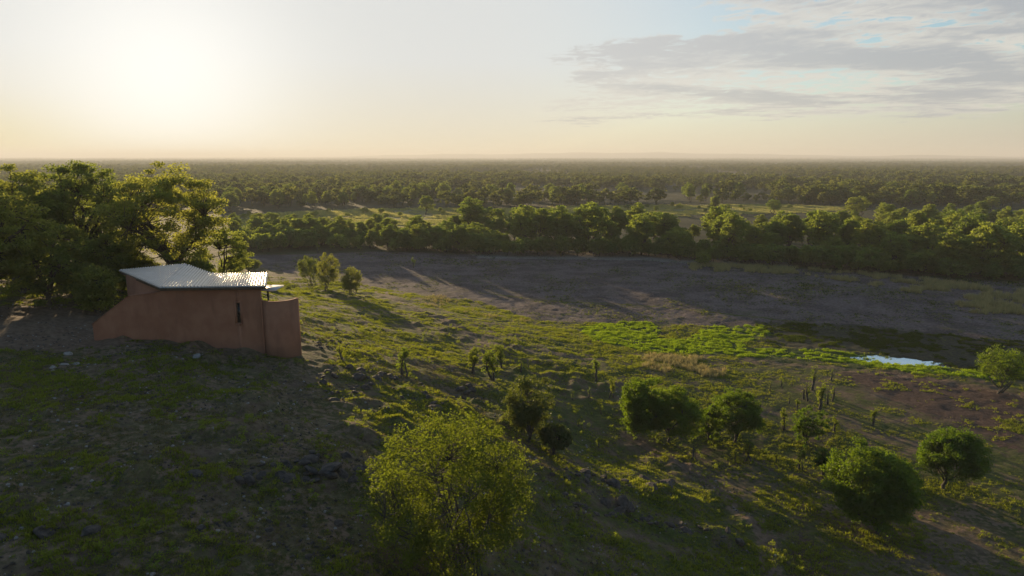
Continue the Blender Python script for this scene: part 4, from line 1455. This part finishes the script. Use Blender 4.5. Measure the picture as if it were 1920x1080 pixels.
# ------------------------------------------------------------------ rocks
def rock_mesh(seed, mat, sub=2):
    import bmesh
    r = np.random.default_rng(seed)
    bm = bmesh.new()
    bmesh.ops.create_icosphere(bm, subdivisions=sub, radius=1.0)
    v = np.array([q_.co[:] for q_ in bm.verts])
    # cut by random planes for broken faces
    for _ in range(9):
        d = r.normal(size=3); d /= np.linalg.norm(d)
        c = r.uniform(0.55, 0.85)
        ex = np.maximum(v @ d - c, 0)
        v -= ex[:, None] * d * 0.92
    v *= np.array([1.0, r.uniform(0.65, 0.95), r.uniform(0.5, 0.75)])
    v += r.normal(size=v.shape) * 0.02
    for q_, c in zip(bm.verts, v):
        q_.co = c
    me = bpy.data.meshes.new('rock')
    bm.to_mesh(me); bm.free()
    me.materials.append(mat)
    return me


RK = [rock_mesh(400 + k, M['rock']) for k in range(7)]
RP = [rock_mesh(420 + k, M['rock_pale']) for k in range(3)]


def rock(g, s, lab, grp, pale=False):
    o = obj('rock', (RP if pale else RK)[int(rng.integers(3 if pale else 7))], None, (g[0], g[1], g[2] + s * rng.uniform(-0.22, 0.10)))
    o.rotation_euler = (rng.normal() * 0.3, rng.normal() * 0.3, rng.uniform(0, 6.28))
    k = rng.uniform(0.8, 1.25)
    o.scale = (s * k, s / k, s * rng.uniform(0.7, 1.1))
    tag(o, lab, 'rock', grp)
    return o


ROCKS = [
    ([(585, 690), (700, 695), (800, 720), (860, 760), (820, 778), (720, 740), (600, 740)], 52, 0.18, 0.48, 'boulder|in the sunlit jumble right of the hide', 'boulders right of the hide'),
    ([(430, 880), (560, 860), (700, 858), (700, 915), (560, 905), (450, 905)], 46, 0.16, 0.40, 'rock|of the ledge left of the foreground bush', 'rocks of the shaded ledge'),
    ([(1020, 880), (1120, 888), (1260, 905), (1270, 925), (1150, 915), (1030, 900)], 30, 0.18, 0.55, 'rock|of the upper ledge right of the bush', 'rocks of the upper ledge'),
    ([(1040, 925), (1150, 945), (1260, 980), (1390, 1020), (1380, 1030), (1200, 980), (1040, 950)], 30, 0.16, 0.5, 'rock|of the lower ledge right of the bush', 'rocks of the lower ledge'),
    ([(585, 640), (640, 640), (650, 652), (590, 654)], 14, 0.14, 0.3, 'stone|of the heap beside the curved wall', 'stone heap by the screen wall'),
    ([(835, 722), (950, 722), (950, 736), (835, 736)], 16, 0.2, 0.55, 'boulder|lining the shaded hollow', 'boulders of the hollow'),
    ([(520, 540), (600, 541), (605, 548), (520, 547)], 12, 0.15, 0.35, 'stone|of the row behind the hide canopy', 'stones behind the hide'),
    ([(160, 1000), (700, 950), (700, 1080), (160, 1080)], 22, 0.1, 0.22, 'stone|on the shaded foreground slope', 'stones on the foreground slope'),
]
for poly, n, s0, s1, lab, grp in ROCKS:
    taken = []
    for p in fill(poly, n, s0 * 1.3, rng):
        sz_ = s0 + (s1 - s0) * rng.random() ** 2
        LATER.append((rock(p, sz_, lab, grp), proj_x(p), sz_, lab.split('|')[1], lab.split('|')[0]))
name_later()
for px, py, s, lab, pale in [(128, 664, 0.30, 'highest pale rock of the small group on the slope below the hide', True), (142, 682, 0.26, 'pale rock at the right of the small group below the hide', True),
                             (120, 685, 0.26, 'flat pale rock in the middle of the small group below the hide', True), (100, 689, 0.24, 'low pale rock at the left of the small group below the hide', True),
                             (368, 670, 0.34, 'pale slab shaped rock at the foot of the hide wall', True), (672, 712, 0.5, 'large rounded boulder on top of the jumble right of the hide', False),
                             (628, 752, 0.45, 'round reddish boulder at the lower edge of the jumble', False), (84, 998, 0.42, 'large dark boulder in front of a bright weed at lower left', False),
                             (170, 1000, 0.34, 'smaller dark boulder right of the large one at lower left', False), (8, 1010, 0.3, 'dark boulder at the left picture edge near the bottom', False),
                             (620, 893, 0.55, 'broad slab topping the shaded rock ledge', False), (365, 895, 0.36, 'dark boulder at the left end of the shaded ledge', False)]:
    rock(ground(px, py), s, lab, 'single rocks', pale)
# pebbles
x, y, r = zone_pts(42000, 14, 60, 241, 1.1)
noi = fbm(x / 3.0, y / 3.0, 111, 3)
kp = (noi > 0.47) & (base_h(x, y) > 1.5) & ~((x < -12.2) & (x > -27.0) & (y > 41) & (y < 47))
x, y = x[kp], y[kp]; n = len(x)
pk = np.where(r.random(n) < 0.16, 1, 0)
RL = rock_mesh(440, M['rock'], 1); RL2 = rock_mesh(441, M['rock_pale'], 1)
scatter('pebbles', np.c_[x, y, height(x, y)], np.c_[r.normal(0, 0.4, n), r.normal(0, 0.4, n), r.uniform(0, 6.28, n)],
        np.repeat((0.025 + 0.10 * r.random(n) ** 3)[:, None], 3, 1), [RL, RL2], 'loose stones strewn over the shaded slope', 'stones', pk)


# ------------------------------------------------------------------ far woodland: a mass nobody could count
FAR = []
for k in range(6):
    H = 8.0
    FAR.append(grow_tree(500 + k, H, [3.4, 2.8, 3.9, 3.1, 2.5, 4.2][k], H * 0.28, 30, 15, 1.15, 1.25, M['leaf_far'], M['bark'], 'far', trunk_r=0.2, rz=H * 0.38, cz=H * 0.6,
                         shell=0.35, flat=0.5, lobes=0.3, low=-0.7, limbs=4, twig_frac=0.0))
farm = []
for t_, c_ in FAR:                                 # trunk and crown of one far tree as one source mesh
    nv = len(t_.vertices)
    v = np.empty(nv * 3, np.float32); t_.vertices.foreach_get('co', v)
    v2 = np.empty(len(c_.vertices) * 3, np.float32); c_.vertices.foreach_get('co', v2)
    ti = np.empty(len(t_.loops), np.int32); t_.loops.foreach_get('vertex_index', ti)
    ci = np.empty(len(c_.loops), np.int32); c_.loops.foreach_get('vertex_index', ci)
    tt = np.empty(len(c_.vertices), np.float32); c_.attributes['tint'].data.foreach_get('value', tt)
    me = mesh_np('far_tree', np.concatenate([v.reshape(-1, 3), v2.reshape(-1, 3)]), [np.concatenate([ti.reshape(-1, 4), ci.reshape(-1, 4) + nv])], M['leaf_far'], False,
                 {'tint': np.concatenate([np.zeros(nv, np.float32), tt])})
    farm.append(me)


def woodland():
    r = np.random.default_rng(77)
    XS, YS, SS = [], [], []
    for y0, y1, area in ((300, 620, 36), (620, 1300, 48), (1300, 2600, 105), (2600, 5200, 380), (5200, 11000, 1500)):
        A = 0.86 * (y1 ** 2 - y0 ** 2)
        n = int(A / area)
        y = np.sqrt(y0 ** 2 + (y1 ** 2 - y0 ** 2) * r.random(n))
        x = (r.random(n) * 2 - 1) * 0.86 * y
        gap = fbm(x / 130, y / 220, 131, 3)
        kp = (gap + 0.25 * (r.random(n) - 0.5) > 0.40) & (poly_sd(W['field1'], x, y) < -3) & (poly_sd(W['field2'], x, y) < -3)
        XS.append(x[kp]); YS.append(y[kp])
        SS.append((0.34 + 0.66 * r.random(kp.sum()) ** 1.8) * (0.7 + 0.7 * fbm(x[kp] / 260, y[kp] / 420, 137, 2)) * (1 + 0.35 * sstep(1500, 8000, y[kp])))
    x = np.concatenate(XS); y = np.concatenate(YS); s = np.concatenate(SS)
    t = np.array(taken_keep)
    near = y < 520
    ok = np.ones(len(x), bool)
    idx = np.where(near)[0]
    d2 = ((x[idx, None] - t[None, :, 0]) ** 2 + (y[idx, None] - t[None, :, 1]) ** 2).min(1)
    ok[idx] = d2 > 16
    x, y, s = x[ok], y[ok], s[ok]
    n = len(x)
    print('woodland trees', n)
    s3 = np.c_[s * r.uniform(0.9, 1.25, n), s * r.uniform(0.9, 1.25, n), s * r.uniform(0.8, 1.1, n)]
    scatter('far_woodland', np.c_[x, y, height(x, y) - 0.1], np.c_[np.zeros(n), np.zeros(n), r.uniform(0, 6.28, n)], s3, farm,
            'wide bushland of countless small trees reaching to the horizon', 'woodland')


woodland()

# ------------------------------------------------------------------ haze: the evening air
hm, nt, o_ = new_mat('haze')
pvn = nt.node('ShaderNodeVolumePrincipled', {'Color': (0.74, 0.75, 0.77, 1), 'Density': 0.00023, 'Anisotropy': 0.15})
nt.l.new(pvn.outputs[0], o_.inputs['Volume'])
a = Acc()
a.box(-40000, 40000, -40000, 40000, -40, 96)
hz = obj('haze', a.mesh('haze', hm))
tag(hz, kind='stuff')
